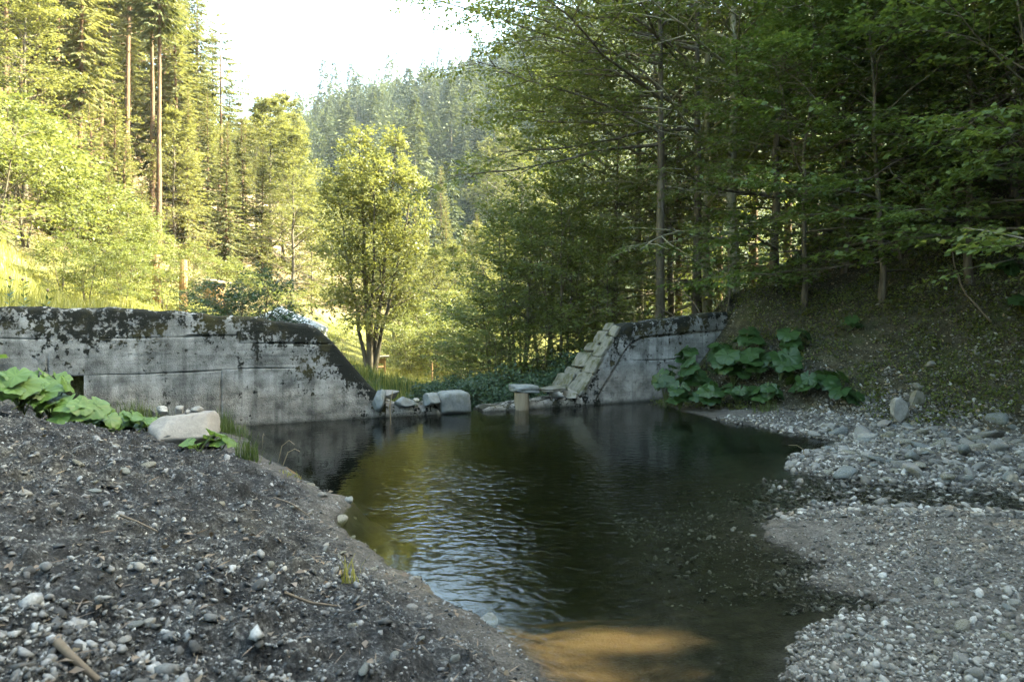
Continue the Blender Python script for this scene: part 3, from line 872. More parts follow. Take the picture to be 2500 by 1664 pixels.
def broadleaf(name, seed, H, base, spread, limbs, subs, twigs, per, leaf, stems=((0, 0, 1, 1),), trunk_r=.16, bias=None, lean=(0, 0), oval=.55, leafmat='leaf_shade', barkmat='bark', elev=(5, 50), keep=1.0, twig_k=1.0, vj=.13):
    """returns (trunk mesh, crown mesh): trunk, limbs, flat sprays of twigs and leaves"""
    rg = np.random.default_rng(seed)
    w = Wood(); wb = Wood(); LP = []; LD = []; LN = []
    per_stem = max(1, limbs // len(stems))
    for (sx, sy, hs, rs) in stems:
        P = [np.array((sx * .05, sy * .05, -.3))]; k = 9
        for i in range(1, k + 1):
            t = i / k
            P.append(np.array((sx * t ** .8 + lean[0] * t * t + rg.normal(0, .03 * H / 10), sy * t ** .8 + lean[1] * t * t + rg.normal(0, .03 * H / 10), H * hs * t)))
        P = np.array(P)
        rad = trunk_r * rs * (1 - np.linspace(0, 1, k + 1) * .88); rad[0] *= 1.35
        w.tube(P, rad, 8)
        az = rg.random() * 6.28
        for i in range(per_stem):
            t = base + (1 - base) * (i + rg.random()) / per_stem * .98
            hz_ = t * k; j = min(int(hz_), k - 1); p = P[j] + (P[j + 1] - P[j]) * (hz_ - j)
            az += 2.4 + rg.normal(0, .35)
            if bias is not None and rg.random() < bias[1]: az = bias[0] + rg.normal(0, .55)
            tt = (t - base) / (1 - base)
            prof = (math.sin(math.pi * min(1, max(0.0, tt * .86 + .14)) ** oval)) ** .75 + .12
            L = spread * prof * rg.uniform(.75, 1.15)
            el = R(elev[0] + (elev[1] - elev[0]) * tt + rg.normal(0, 8))
            d = np.array((math.cos(az) * math.cos(el), math.sin(az) * math.cos(el), math.sin(el)))
            lp = wander(p, d, L, 7, rg, .12, -.015)
            r0 = max(.014, trunk_r * rs * .34 * (L / spread) * (1 - .4 * tt))
            wb.tube(lp, np.linspace(r0, r0 * .2, 8), 5)
            side = 1
            for s in range(subs):
                q = .18 + .80 * (s + rg.random() * .7) / subs
                f = q * 7; j = min(int(f), 6); bp = lp[j] + (lp[j + 1] - lp[j]) * (f - j)
                bd = nrm(lp[j + 1] - lp[j]); side = -side
                lat = nrm(np.cross(bd, (0, 0, 1)))
                sdv = nrm(bd * .75 + lat * side * rg.uniform(.5, 1.0) + np.array((0, 0, rg.normal(.04, vj))))
                SL = L * .46 * (1 - .62 * q) * rg.uniform(.7, 1.2) + .25
                sp = wander(bp, sdv, SL, 4, rg, .14, -.02)
                wb.tube(sp, np.linspace(r0 * .38, r0 * .1, 5), 3)
                ts = 1
                for u in range(twigs):
                    q2 = .1 + .9 * (u + rg.random()) / twigs
                    f2 = q2 * 4; j2 = min(int(f2), 3); tp = sp[j2] + (sp[j2 + 1] - sp[j2]) * (f2 - j2)
                    td0 = nrm(sp[j2 + 1] - sp[j2]); ts = -ts
                    lat2 = nrm(np.cross(td0, (0, 0, 1)))
                    td = nrm(td0 * .8 + lat2 * ts * rg.uniform(.4, 1.0) + np.array((0, 0, rg.normal(0, vj) - .06)))
                    TL = (.22 + .34 * SL * (1 - .5 * q2)) * rg.uniform(.7, 1.2) * twig_k
                    if rg.random() > keep: continue
                    a = np.linspace(.12, 1, per)[:, None]
                    pts = tp + td * TL * a + np.array((0, 0, -.08 * TL)) * a * a
                    alt = np.where(np.arange(per) % 2 == 0, 1.0, -1.0)[:, None]
                    lt = nrm(np.cross(td, (0, 0, 1)))
                    LP.append(pts + rg.normal(0, leaf * .25, (per, 3))); LD.append(td * .7 + lt * alt * .8 + rg.normal(0, .28, (per, 3)) + np.array((0, 0, -.12)))
                    LN.append(np.array((0, 0, 1.0)) + rg.normal(0, .25 + vj, (per, 3)))
    LP = np.concatenate(LP); LD = np.concatenate(LD); LN = np.concatenate(LN)
    n = len(LP); L = leaf * rg.uniform(.65, 1.25, n)
    V, F, v = leaves(LP, LD, LN, L, L * rg.uniform(.55, .75, n), rg, .12, .12)
    tm = w.mesh(name + '_trunk'); tm.materials.append(M[barkmat]); bm_ = wb.mesh(name + '_branches'); bm_.materials.append(M[barkmat])
    cm = mesh_np(name + '_crown', V, F, False, {'v': v}); cm.materials.append(M[leafmat])
    return tm, cm, bm_

def spruce(name, seed, H, base, spread, step, nb, tw, tlen, tw_w, droop=.25, gap=.0, needle='needle', barkmat='bark_spruce', trunk_r=.17, dead=.25, top_pow=.9):
    """conifer: straight stem, whorls of drooping branches, flat needle sprays"""
    rg = np.random.default_rng(seed)
    w = Wood(); wb = Wood(); LP = []; LD = []; LN = []; LL = []
    k = 10
    P = np.stack([np.cumsum(np.concatenate([[0], rg.normal(0, .035, k)])), np.cumsum(np.concatenate([[0], rg.normal(0, .035, k)])), np.linspace(-.3, H, k + 1)], -1)
    w.tube(P, trunk_r * (1 - np.linspace(0, 1, k + 1) * .93), 7)
    h = H * base
    while h < H - .15:
        t = (h / H - base) / (1 - base)
        f = (h + .3) / (H + .3) * k; j = min(int(f), k - 1); c = P[j] + (P[j + 1] - P[j]) * (f - j)
        a0 = rg.random() * 6.28
        for b in range(nb):
            if rg.random() < gap: continue
            az = a0 + 6.283 * b / nb + rg.normal(0, .25)
            L = spread * ((1 - t) ** top_pow) * rg.uniform(.72, 1.12) * (1 - .45 * max(0, .15 - t) / .15) + .22
            el = R(-14 + 50 * t ** 1.5 + rg.normal(0, 6))
            d0 = np.array((math.cos(az) * math.cos(el), math.sin(az) * math.cos(el), math.sin(el)))
            s = np.linspace(0, 1, 5)[:, None]
            bp = c + d0 * L * s + np.array((0, 0, 1.0)) * L * (-droop * s * (1 - t) + .22 * s * s * (1 - .3 * t))
            wb.tube(bp, np.linspace(.022 * L / 2 + .008, .005, 5), 3)
            m = max(4, int(tw * L / spread))
            q = .12 + .88 * (np.arange(m) + rg.random(m)) / m
            f4 = q * 4; jj = np.minimum(f4.astype(int), 3)
            pp = bp[jj] + (bp[jj + 1] - bp[jj]) * (f4 - jj)[:, None]
            lat = np.array((-math.sin(az), math.cos(az), 0)); sgn = np.where(np.arange(m) % 2 == 0, 1., -1.)[:, None]
            dd = d0 * rg.uniform(.5, 1.0, (m, 1)) + lat * sgn * rg.uniform(.5, 1.0, (m, 1)) + np.array((0, 0, -1.)) * rg.uniform(.05, .5, (m, 1)) * (1 - .5 * t)
            LP.append(pp); LD.append(dd); LN.append(np.array((0, 0, 1.)) + rg.normal(0, .45, (m, 3)))
            LL.append(tlen * (1.05 - .6 * q) * rg.uniform(.7, 1.25, m) * (.45 + .55 * L / spread))
        h += step * rg.uniform(.75, 1.3) * (1 - .35 * t)
    # dead stubs under the crown
    for i in range(int(60 * dead)):
        hh = H * base * rg.uniform(.12, 1); az = rg.random() * 6.28
        f = (hh + .3) / (H + .3) * k; j = min(int(f), k - 1); c = P[j] + (P[j + 1] - P[j]) * (f - j)
        LN_ = rg.uniform(.3, 1.1)
        wb.tube(np.array([c, c + np.array((math.cos(az), math.sin(az), -.12)) * LN_ * .5, c + np.array((math.cos(az), math.sin(az), -.3)) * LN_]), (.012, .008, .004), 3)
    LP = np.concatenate(LP); LD = np.concatenate(LD); LN = np.concatenate(LN); LL = np.concatenate(LL)
    V, F, v = leaves(LP, LD, LN, LL, np.maximum(LL * .28, tw_w), rg, .1, .22)
    tm = w.mesh(name + '_trunk'); tm.materials.append(M[barkmat]); bm_ = wb.mesh(name + '_branches'); bm_.materials.append(M[barkmat])
    cm = mesh_np(name + '_crown', V, F, False, {'v': v}); cm.materials.append(M[needle])
    return tm, cm, bm_

def plant_tree(name, proto, loc, label, cat='tree', group=None, s=1.0, rz=0.0, tilt=(0, 0), sz=None):
    r = empty(name, loc); r.rotation_euler = (tilt[0], tilt[1], rz); r.scale = (s, s, sz or s)
    for nm, me in (('trunk', proto[0]), ('crown', proto[1])):
        o = bpy.data.objects.new(nm, me); COL.objects.link(o); o.parent = r
        if nm == 'trunk':
            b_o = bpy.data.objects.new('branches', proto[2]); COL.objects.link(b_o); b_o.parent = o; b_o['kind'] = 'stuff'
    return tag(r, label, cat, group)

PR = {}
# shaded wood on the right
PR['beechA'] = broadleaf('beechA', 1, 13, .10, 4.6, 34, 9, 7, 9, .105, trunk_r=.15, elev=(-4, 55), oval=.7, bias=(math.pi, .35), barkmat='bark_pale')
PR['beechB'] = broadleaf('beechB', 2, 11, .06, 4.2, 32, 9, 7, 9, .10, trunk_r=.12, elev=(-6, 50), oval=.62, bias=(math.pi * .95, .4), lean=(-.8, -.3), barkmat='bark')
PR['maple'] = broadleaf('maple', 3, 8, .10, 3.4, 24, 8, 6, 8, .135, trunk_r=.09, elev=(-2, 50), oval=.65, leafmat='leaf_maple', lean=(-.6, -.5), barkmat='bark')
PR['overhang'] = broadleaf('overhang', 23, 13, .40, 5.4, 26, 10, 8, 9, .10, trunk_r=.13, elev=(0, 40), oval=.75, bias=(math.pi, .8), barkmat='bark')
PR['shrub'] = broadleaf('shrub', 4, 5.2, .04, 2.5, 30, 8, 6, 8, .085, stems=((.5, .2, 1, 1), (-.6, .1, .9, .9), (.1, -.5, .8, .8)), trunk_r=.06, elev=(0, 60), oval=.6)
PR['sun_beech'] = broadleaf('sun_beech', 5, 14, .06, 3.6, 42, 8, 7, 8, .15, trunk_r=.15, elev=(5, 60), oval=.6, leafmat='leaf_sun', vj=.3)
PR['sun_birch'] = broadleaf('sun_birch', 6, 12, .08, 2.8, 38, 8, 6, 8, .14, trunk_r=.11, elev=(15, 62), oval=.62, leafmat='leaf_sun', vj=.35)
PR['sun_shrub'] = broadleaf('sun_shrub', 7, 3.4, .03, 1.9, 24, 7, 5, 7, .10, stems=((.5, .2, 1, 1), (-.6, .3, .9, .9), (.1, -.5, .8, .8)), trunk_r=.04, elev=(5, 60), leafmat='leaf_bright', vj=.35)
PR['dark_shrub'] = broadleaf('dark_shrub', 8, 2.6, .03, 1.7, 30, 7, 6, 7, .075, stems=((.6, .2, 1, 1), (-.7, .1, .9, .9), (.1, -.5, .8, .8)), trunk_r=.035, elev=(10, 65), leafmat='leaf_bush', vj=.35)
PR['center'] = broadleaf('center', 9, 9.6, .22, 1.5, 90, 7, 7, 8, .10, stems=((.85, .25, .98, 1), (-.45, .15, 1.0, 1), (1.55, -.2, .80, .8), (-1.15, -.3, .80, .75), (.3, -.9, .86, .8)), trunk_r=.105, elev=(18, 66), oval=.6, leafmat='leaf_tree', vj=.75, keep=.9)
PR['spruceA'] = spruce('spruceA', 11, 21, .33, 2.5, .42, 6, 34, .62, .075, droop=.42)
PR['spruceB'] = spruce('spruceB', 12, 18, .12, 2.6, .40, 6, 34, .62, .075, droop=.46)
PR['spruceC'] = spruce('spruceC', 13, 23, .55, 2.3, .44, 6, 32, .60, .075, droop=.35, dead=.6)
PR['pine'] = spruce('pine', 14, 20, .58, 2.1, .75, 4, 40, .55, .08, droop=.05, gap=.25, top_pow=.5, dead=.4)
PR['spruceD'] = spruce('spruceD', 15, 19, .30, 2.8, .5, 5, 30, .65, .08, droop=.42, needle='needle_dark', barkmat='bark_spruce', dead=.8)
PR['young'] = spruce('young', 16, 7, .05, 1.5, .30, 6, 26, .42, .06, droop=.3)

def far_mesh(name, seed, H, spread, conifer=True):
    rg = np.random.default_rng(seed)
    LP = []; LD = []; LN = []; LL = []
    if conifer:
        n = 900
        t = rg.random(n) ** 1.35
        t = .10 + .9 * t
        az = rg.random(n) * 6.28
        rad = spread * (1 - t) ** .72 * rg.uniform(.25, 1.0, n) * (1 + .25 * np.sin(t * 40 + seed))
        LP = np.stack([np.cos(az) * rad, np.sin(az) * rad, t * H], -1)
        LD = np.stack([np.cos(az), np.sin(az), rg.uniform(-.55, .15, n)], -1)
        LL = rg.uniform(.7, 1.35, n) * (1.05 - .55 * t) * 1.7
    else:
        n = 800
        u = rg.normal(size=(n, 3)); u /= np.linalg.norm(u, axis=1)[:, None]
        rr = rg.uniform(.55, 1, n) ** .6 * (1 + .35 * np.sin(u[:, 0] * 5 + seed) * np.sin(u[:, 2] * 4 + seed * 2))
        LP = u * rr[:, None] * np.array((spread, spread, H * .42)) + np.array((0, 0, H * .56))
        LD = u + rg.normal(0, .6, (n, 3)); LL = rg.uniform(.6, 1.2, n)
    LN = np.array((0, 0, 1.)) + rg.normal(0, .5, (n, 3))
    V, F, v = leaves(LP, LD, LN, LL, LL * .42, rg, .1, .15)
    Vt, Ft = tube(np.array([(0, 0, -3), (0, 0, H * .3), (0, 0, H * .55)]), (.3, .2, .03), 5)
    F = np.concatenate([F, np.array(Ft) + len(V)]); mi = np.concatenate([np.zeros(len(F) - len(Ft), int), np.ones(len(Ft), int)])
    V = np.concatenate([V, Vt]); v = np.concatenate([v, np.zeros(len(Vt))])
    me = mesh_np(name, V, F, False, {'v': v})
    me.materials.append(M['needle_far' if conifer else 'leaf_far']); me.materials.append(M['bark'])
    me.polygons.foreach_set('material_index', mi.astype(np.int32))
    return me

FARC = [far_mesh('far_spruce', 60 + i, h, s) for i, (h, s) in enumerate(((23, 4.3), (20, 4.6), (25, 3.9), (18, 4.0)))]
FARB = [far_mesh('far_broadleaf', 70 + i, h, s, False) for i, (h, s) in enumerate(((15, 4.6), (17, 4.0)))]

# ---- trees on the far hill: the nearest as trees of their own, the rest as one wood
rg = np.random.default_rng(77)
pts = []
for i in range(9000):
    y = rg.uniform(88, 335); x = rg.uniform(-.62, .35) * y + rg.normal(0, 3)
    if x > .16 * y + 40: continue
    pts.append((x, y))
keepp = []; grid = {}
for (x, y) in pts:
    k = (int(x // 7), int(y // 7))
    if any((x - a) ** 2 + (y - b) ** 2 < 30 for i in (-1, 0, 1) for j in (-1, 0, 1) for (a, b) in grid.get((k[0] + i, k[1] + j), ())): continue
    grid.setdefault(k, []).append((x, y)); keepp.append((x, y))
keepp = np.array(keepp)
kz = hillz(keepp[:, 0], keepp[:, 1])
rank = np.argsort(keepp[:, 1])
infront = (keepp[:, 0] / keepp[:, 1] > -.40) & (keepp[:, 0] / keepp[:, 1] < .12) & ((kz + 20 - EYE) / keepp[:, 1] > .14)
sel = [i for i in rank if infront[i]]
step_ = max(1, len(sel) // 290)
single = set(sel[::step_][:290])
restV = []; restF = []; restv = []; nn_ = 0; nc = nb_ = 0
for i, (x, y) in enumerate(keepp):
    con = rg.random() < (.74 if y > 170 else .62)
    s = rg.uniform(.42, .8) if rg.random() < .6 else rg.uniform(.7, 1.05); rz = rg.random() * 6.28
    me = FARC[rg.integers(4)] if con else FARB[rg.integers(2)]
    if i in single:
        o = bpy.data.objects.new('spruce_tree' if con else 'broadleaf_tree', me); COL.objects.link(o)
        o.location = (x, y, kz[i] - .6); o.rotation_euler = (0, 0, rz); o.scale = (s * rg.uniform(.85, 1.1),) * 2 + (s,)
        if con: tag(o, 'hazy spruce among many on the far wooded hill', 'tree', 'spruces on the far hill')
        else: tag(o, 'rounded broadleaf tree among the spruces on the far hill', 'tree', 'broadleaf trees on the far hill')
    else:
        restV.append((x, y, kz[i] - .6, rz, s, 0 if con else 1))
# the remaining wood: fewer faces per tree, one mass
def thin(seed, n, conifer):
    r2 = np.random.default_rng(seed)
    if conifer:
        H, sp = 22, 4.4; t = .12 + .88 * r2.random(n) ** 1.3; az = r2.random(n) * 6.28
        rad = sp * (1 - t) ** .85 * r2.uniform(.3, 1, n)
        LP = np.stack([np.cos(az) * rad, np.sin(az) * rad, t * H], -1); LD = np.stack([np.cos(az), np.sin(az), r2.uniform(-.6, .1, n)], -1); LL = r2.uniform(1.2, 2.2, n) * (1.1 - .6 * t) * 1.4
    else:
        u = r2.normal(size=(n, 3)); u /= np.linalg.norm(u, axis=1)[:, None]
        LP = u * r2.uniform(.6, 1, (n, 1)) * np.array((4.4, 4.4, 6.5)) + np.array((0, 0, 9)); LD = u + r2.normal(0, .6, (n, 3)); LL = r2.uniform(1.2, 2.2, n)
    return leaves(LP, LD, np.array((0, 0, 1.)) + r2.normal(0, .5, (n, 3)), LL, LL * .5, r2, .1, .15)
TH = [thin(200, 150, True), thin(201, 150, True), thin(202, 150, False)]
AV = []; AF = []; Av = []; off = 0
for (x, y, z, rz, s, kb) in restV:
    V, F, v = TH[2] if kb else TH[rg.integers(2)]
    c, sn = math.cos(rz), math.sin(rz)
    W = np.stack([V[:, 0] * c - V[:, 1] * sn, V[:, 0] * sn + V[:, 1] * c, V[:, 2]], -1) * s + np.array((x, y, z))
    AV.append(W); AF.append(F + off); Av.append(np.clip(v * .5 + rg.random() * .6 - .05, 0, 1)); off += len(V)
tag(link('forest', mesh_np('forest', np.concatenate(AV), np.concatenate(AF), False, {'v': np.concatenate(Av)}), M['needle_far']), 'hazy spruce wood covering the rest of the far hill', 'forest', kind='stuff')

# ---- the lone tree on the grass below the dam
p = at(905, 915, 27); cz = gz(p[0], p[1])
plant_tree('broadleaf_tree', PR['center'], (p[0], p[1], cz), 'lone many-stemmed tree with dark forked trunk on the sunny grass below the dam', rz=0, s=1.12, sz=1.0)

# ---- sunny wood on the left and middle distance
rg = np.random.default_rng(21)
ORD = 'first second third fourth fifth sixth seventh eighth ninth tenth eleventh twelfth thirteenth fourteenth fifteenth sixteenth seventeenth eighteenth nineteenth'.split()
def nth(lst, i):
    """rank of entry i counted from the left of the view"""
    return ORD[sorted(range(len(lst)), key=lambda j: lst[j][0]).index(i)]
def stand(kind, name, px, d, label, group=None, s=1.0, cat='tree', sz=None, tilt=(0, 0)):
    x = (px - 1250) / FPX * d
    return plant_tree(name, PR[kind], (x, d, max(gz(x, d), float(hillz(np.array([x]), np.array([float(d)]))[0]) if d > 78 else -99) - .1), label, cat, group, s, rg.random() * 6.28, tilt, sz)
GS = 'spruces of the sunny wood'
# trees one can pick out, front to back
stand('spruceC', 'spruce_tree', 388, 36, 'tall bare-stemmed spruce with reddish trunk above the wooden gate', GS, .95)
stand('spruceC', 'spruce_tree', 372, 38, 'dark-stemmed spruce just behind the red-trunked one above the gate', GS, 1.0)
stand('pine', 'pine_tree', 532, 47, 'thin crooked pine with sparse top against the sky', 'pines against the sky', .86)
stand('pine', 'pine_tree', 602, 54, 'lower sparse pine right of the crooked pine against the sky', 'pines against the sky', .76)
stand('spruceA', 'spruce_tree', 482, 50, 'slender dark pointed spruce standing out against the white sky', GS, .98)
stand('spruceC', 'spruce_tree', 312, 42, 'tall straight conifer with bare stem at the edge of the sky gap', GS, 1.12)
stand('spruceB', 'spruce_tree', 430, 44, 'bright full spruce between the sky gap and the dark pointed spruce', GS, 1.05)
stand('spruceB', 'spruce_tree', 395, 46, 'tall feathery spruce over the bare stems', GS, 1.15)
LST = [(20, 40, 1.1), (70, 36, 1.0), (120, 42, 1.15), (165, 34, .95), (205, 40, 1.1), (245, 37, .95), (-30, 36, 1.0), (150, 50, 1.2), (230, 52, 1.15), (55, 52, 1.25), (95, 46, 1.1), (275, 47, 1.05), (-60, 44, 1.1), (10, 30, .8), (180, 45, 1.1), (340, 55, 1.0), (140, 33, .9), (100, 31.5, .85), (190, 32, .85)]
for i, (px, d, s) in enumerate(LST):
    stand('spruceC' if i % 3 else 'spruceA', 'spruce_tree', px, d, 'bare-stemmed spruce of the sunlit hillside stand, ' + nth(LST, i) + ' from the left', 'stand of spruces on the sunny hillside', s * rg.uniform(.92, 1.08), tilt=(rg.normal(0, .015), rg.normal(0, .015)))
LST = [(-10, 46, 1.3, 'spruceB'), (80, 58, 1.4, 'spruceB'), (190, 60, 1.4, 'spruceB'), (265, 58, 1.3, 'spruceB'), (255, 43, .8, 'spruceB'), (320, 50, .9, 'spruceB'), (345, 60, 1.1, 'spruceB'), (410, 60, 1.1, 'spruceA'), (300, 62, 1.3, 'spruceA'), (450, 66, 1.1, 'spruceB'), (520, 70, 1.0, 'spruceB'), (120, 66, 1.5, 'spruceB'), (20, 66, 1.6, 'spruceB')]
for i, (px, d, s, k) in enumerate(LST):
    stand(k, 'spruce_tree', px, d, 'full-crowned spruce of the sunlit hillside stand, ' + nth(LST, i) + ' from the left', 'full spruces of the sunny hillside', s * rg.uniform(.95, 1.05))
LST = [(-20, 31, .95, 'sun_beech'), (205, 36, .95, 'sun_birch'), (60, 28, .7, 'sun_beech'), (425, 38, .72, 'sun_birch'), (485, 46, .9, 'sun_birch')]
for i, (px, d, s, k) in enumerate(LST):
    stand(k, 'broadleaf_tree', px, d, 'bright yellow broadleaf tree among the hillside spruces, ' + nth(LST, i) + ' from the left', 'broadleaf trees of the sunny hillside', s)
LST = [(460, 40, .62, 'spruceB'), (505, 44, .60, 'spruceB'), (555, 42, .55, 'spruceB'), (590, 48, .62, 'spruceB'), (640, 46, .56, 'spruceB'), (470, 58, .85, 'spruceB'), (560, 62, .8, 'spruceB')]
for i, (px, d, s, k) in enumerate(LST):
    stand(k, 'spruce_tree', px, d, 'mid-height yellow-green spruce at the valley edge, ' + nth(LST, i) + ' from the left', 'spruces at the valley edge', s * rg.uniform(.95, 1.05))
LST = [(660, 50, .98, 'sun_beech'), (715, 46, .86, 'sun_beech'), (760, 50, .80, 'sun_birch'), (810, 56, .86, 'sun_birch'), (690, 60, 1.1, 'sun_beech'), (625, 56, 1.0, 'sun_birch'), (860, 62, .9, 'sun_beech'), (905, 66, .95, 'sun_beech')]
for i, (px, d, s, k) in enumerate(LST):
    stand(k, 'broadleaf_tree', px, d, 'glowing yellow-green broadleaf tree behind the lone tree, ' + nth(LST, i) + ' from the left', 'broadleaf trees behind the lone tree', s * rg.uniform(.95, 1.05))
for i, (px, d, s, k) in enumerate([(1040, 48, .52, 'spruceB'), (1090, 52, .62, 'spruceB'), (1135, 46, .50, 'spruceB'), (1000, 60, .6, 'spruceB'), (1165, 58, .66, 'spruceB'), (1075, 92, 1.28, 'spruceB'), (1015, 84, .70, 'spruceA'), (960, 72, .5, 'spruceB')]):
    stand(k, 'spruce_tree', px, d, 'sunlit spruce in the valley beyond the lone tree, ' + ORD[[3, 4, 5, 1, 6, 0, 2, 0][i]] + ' from the left' if i != 5 else 'tall pale layered spruce rising alone above the valley trees', 'spruces in the valley' if i != 5 else None, s * rg.uniform(.96, 1.04))
LST = [(1010, 42, .62, 'sun_birch'), (1110, 40, .58, 'sun_birch'), (1060, 38, .48, 'sun_beech'), (1180, 44, .6, 'sun_beech'), (960, 46, .6, 'sun_beech'), (1225, 52, .7, 'sun_beech')]
for i, (px, d, s, k) in enumerate(LST):
    stand(k, 'broadleaf_tree', px, d, 'low sunlit broadleaf tree at the back of the grass clearing, ' + nth(LST, i) + ' from the left', 'broadleaf trees round the clearing', s)
LST = [(1190, 110, 1.4, 'sun_beech'), (1235, 112, 1.5, 'sun_beech'), (1275, 104, 1.55, 'sun_beech'), (1320, 96, 1.6, 'sun_birch'), (1215, 92, 1.15, 'sun_birch'), (1165, 82, .95, 'sun_beech'), (1120, 86, .9, 'sun_birch')]
for i, (px, d, s, k) in enumerate(LST):
    stand(k, 'broadleaf_tree', px, d, 'pale broadleaf tree at the foot of the far hill, ' + nth(LST, i) + ' from the left', 'pale trees at the foot of the far hill', s)
# saplings and bushes over the meadow
LST = [(-20, 20, 1.25), (60, 22, 1.3), (20, 25, 1.2), (120, 26, 1.0), (180, 25, .85), (235, 27, .95), (95, 30, 1.0), (290, 27, .9), (200, 31, .9), (-40, 28, 1.3), (330, 25, .6), (300, 22, .55), (210, 19.5, .5), (345, 31, .8), (360, 28, .7), (150, 20, .5), (400, 24.5, .62), (440, 26, .5), (255, 22, .55)]
for i, (px, d, s) in enumerate(LST):
    stand('sun_shrub', 'bush', px, d, 'bright yellow-green bush above the sunny meadow, ' + nth(LST, i) + ' from the left', 'bushes above the meadow', s, 'bush')
LST = [(215, 29, .85), (310, 30, .8), (285, 33, .95), (265, 26, .55), (150, 33, 1.0), (350, 33, .6)]
for i, (px, d, s) in enumerate(LST):
    stand('young', 'young_spruce', px, d, 'young spruce growing among the meadow bushes, ' + nth(LST, i) + ' from the left', 'young spruces on the sunny slope', s, 'tree')
LST = [(470, 34, .7), (520, 36, .75), (575, 37, .8), (640, 38, .8), (700, 40, .9), (830, 38, .7), (780, 36, .6), (980, 36, 1.0), (1030, 34, .95), (1090, 36, 1.15), (1150, 33, 1.0), (1000, 31, .7), (1060, 30, .75), (1120, 30, .8), (1180, 34, 1.2)]
for i, (px, d, s) in enumerate(LST):
    stand('sun_shrub', 'bush', px, d, 'sunlit bush at the edge of the clearing below the wood, ' + nth(LST, i) + ' from the left', 'bushes round the clearing', s, 'bush')
# dark bushes right behind the long wall
for i, (px, d, s, lb) in enumerate([(600, 14.5, .78, 'dense dark green bush behind the long dam wall'), (520, 15.5, .55, 'smaller dark bush left of the dense one behind the long wall'), (690, 15.5, .55, 'loose dark bush in front of the white tent'), (455, 13.2, .36, 'low leafy bush peeping over the long wall')]):
    stand('dark_shrub', 'bush', px, d, lb, 'bushes behind the long wall', s, 'bush')

# ---- shaded wood on the right
rg = np.random.default_rng(31)
for i, (px, d, s, lb) in enumerate([(1205, 18.5, .72, 'shaded shrub leaning over the outlet stream, nearest the gap'), (1270, 18.5, 1.0, 'tall shaded shrub behind the wooden stump'), (1370, 18.0, 1.05, 'shaded shrub behind the stone-faced wall end'), (1270, 23, 1.15, 'shaded shrub beyond the stream at the edge of the sun'), (1480, 17.5, .8, 'low shaded shrub above the right wall crest'), (1330, 22, 1.3, 'taller shaded shrub behind the wall-end shrubs'), (1130, 17.2, .42, 'small low shrub at the stream just behind the outlet'), (1225, 16.8, .5, 'low leafy shrub behind the stone slab'), (1310, 16.6, .5, 'low leafy shrub beside the sloping coping'), (1420, 16.4, .42, 'low shrub peeping over the coping stones')]):
    stand('shrub', 'shrub', px, d, lb, 'shaded shrubs behind the right wall', s, 'shrub')
for i, (px, d, s, k, lb) in enumerate([
        (1790, 17.5, 1.0, 'beechA', 'thick pale-stemmed beech on the shaded bank above the right wall'),
        (1640, 21, 1.0, 'beechB', 'beech with long dark boughs reaching over the outlet'),
        (1725, 19.5, .95, 'beechA', 'beech behind the thick pale stem with boughs to the sky gap'),
        (1560, 23, 1.0, 'beechA', 'shaded beech at the edge of the sky gap'),
        (1890, 15.5, .85, 'beechB', 'slim beech with leaves hanging over the big-leaved plants'),
        (2060, 14.5, .9, 'maple', 'leaning young maple on the dark slope'),
        (2280, 13.5, 1.0, 'maple', 'maple with broad bright leaves above the dark slope'),
        (2480, 13.0, 1.05, 'maple', 'maple at the edge of the view over the shaded slope'),
        (2180, 18, 1.0, 'beechA', 'beech deep in the dark wood behind the maples'),
        (2400, 17.5, 1.0, 'beechB', 'beech high on the dark slope behind the maples'),
        (1990, 20, 1.0, 'beechB', 'beech in the dark wood behind the leaning maple'),
        (1450, 26, .95, 'beechB', 'slim shaded beech beyond the wall end'),
        (1610, 16.8, 1.0, 'overhang', 'tall beech whose high boughs reach across the sky over the wall end'),
        (1700, 18.2, 1.05, 'overhang', 'tall straight beech deeper in the wood with boughs spreading high over the gap'),
        (2600, 11.5, .9, 'beechB', 'beech reaching into the view over the gravel bar'),
        (2150, 12.6, .72, 'maple', 'low maple on the dark slope left of the bright-leaved one'),
        (2370, 11.9, .75, 'maple', 'low maple spreading over the boulders'),
        (1960, 13.6, .7, 'maple', 'small maple above the big-leaved plants'),
        (2560, 10.2, .8, 'maple', 'low maple at the view edge nearest the gravel bar'),
        (2250, 15.5, .95, 'beechB', 'bushy beech filling the dark slope'),
        (2450, 14.6, .95, 'beechB', 'bushy beech at the top of the dark slope'),
        (2080, 16.5, .95, 'beechB', 'bushy beech behind the low maples'),
        (2330, 13.0, .5, 'maple', 'bushy maple sapling on the dark slope'), (2480, 12.0, .5, 'maple', 'bushy maple sapling at the view edge'), (2200, 13.6, .5, 'maple', 'maple sapling in the middle of the dark slope'), (1500, 21, .85, 'beechB', 'slender beech over the right wall end'),
        (1420, 24, .9, 'beechA', 'leafy beech between wall end and sky gap')]):
    o_ = stand(k, 'maple_tree' if k[0] == 'm' else 'beech_tree', px, d, lb, 'broadleaf trees of the shaded wood', s)
    if k == 'overhang': o_.rotation_euler.z = .12 * (i % 2)
LST = [(1655, 24, .8), (1755, 27, .75), (1610, 28, .55), (1840, 23, 1.0), (1920, 28, 1.0), (2035, 24, 1.05), (2150, 25, 1.0), (2280, 23, 1.0), (2420, 22, 1.0), (1700, 33, .6), (1580, 34, .5), (1500, 33, .45), (1980, 34, .9), (2230, 32, 1.05), (2520, 27, 1.0)]
for i, (px, d, s) in enumerate(LST):
    stand('spruceD', 'spruce_tree', px, d, 'straight-stemmed spruce inside the shaded wood, ' + nth(LST, i) + ' from the left', 'spruces of the shaded wood', s)
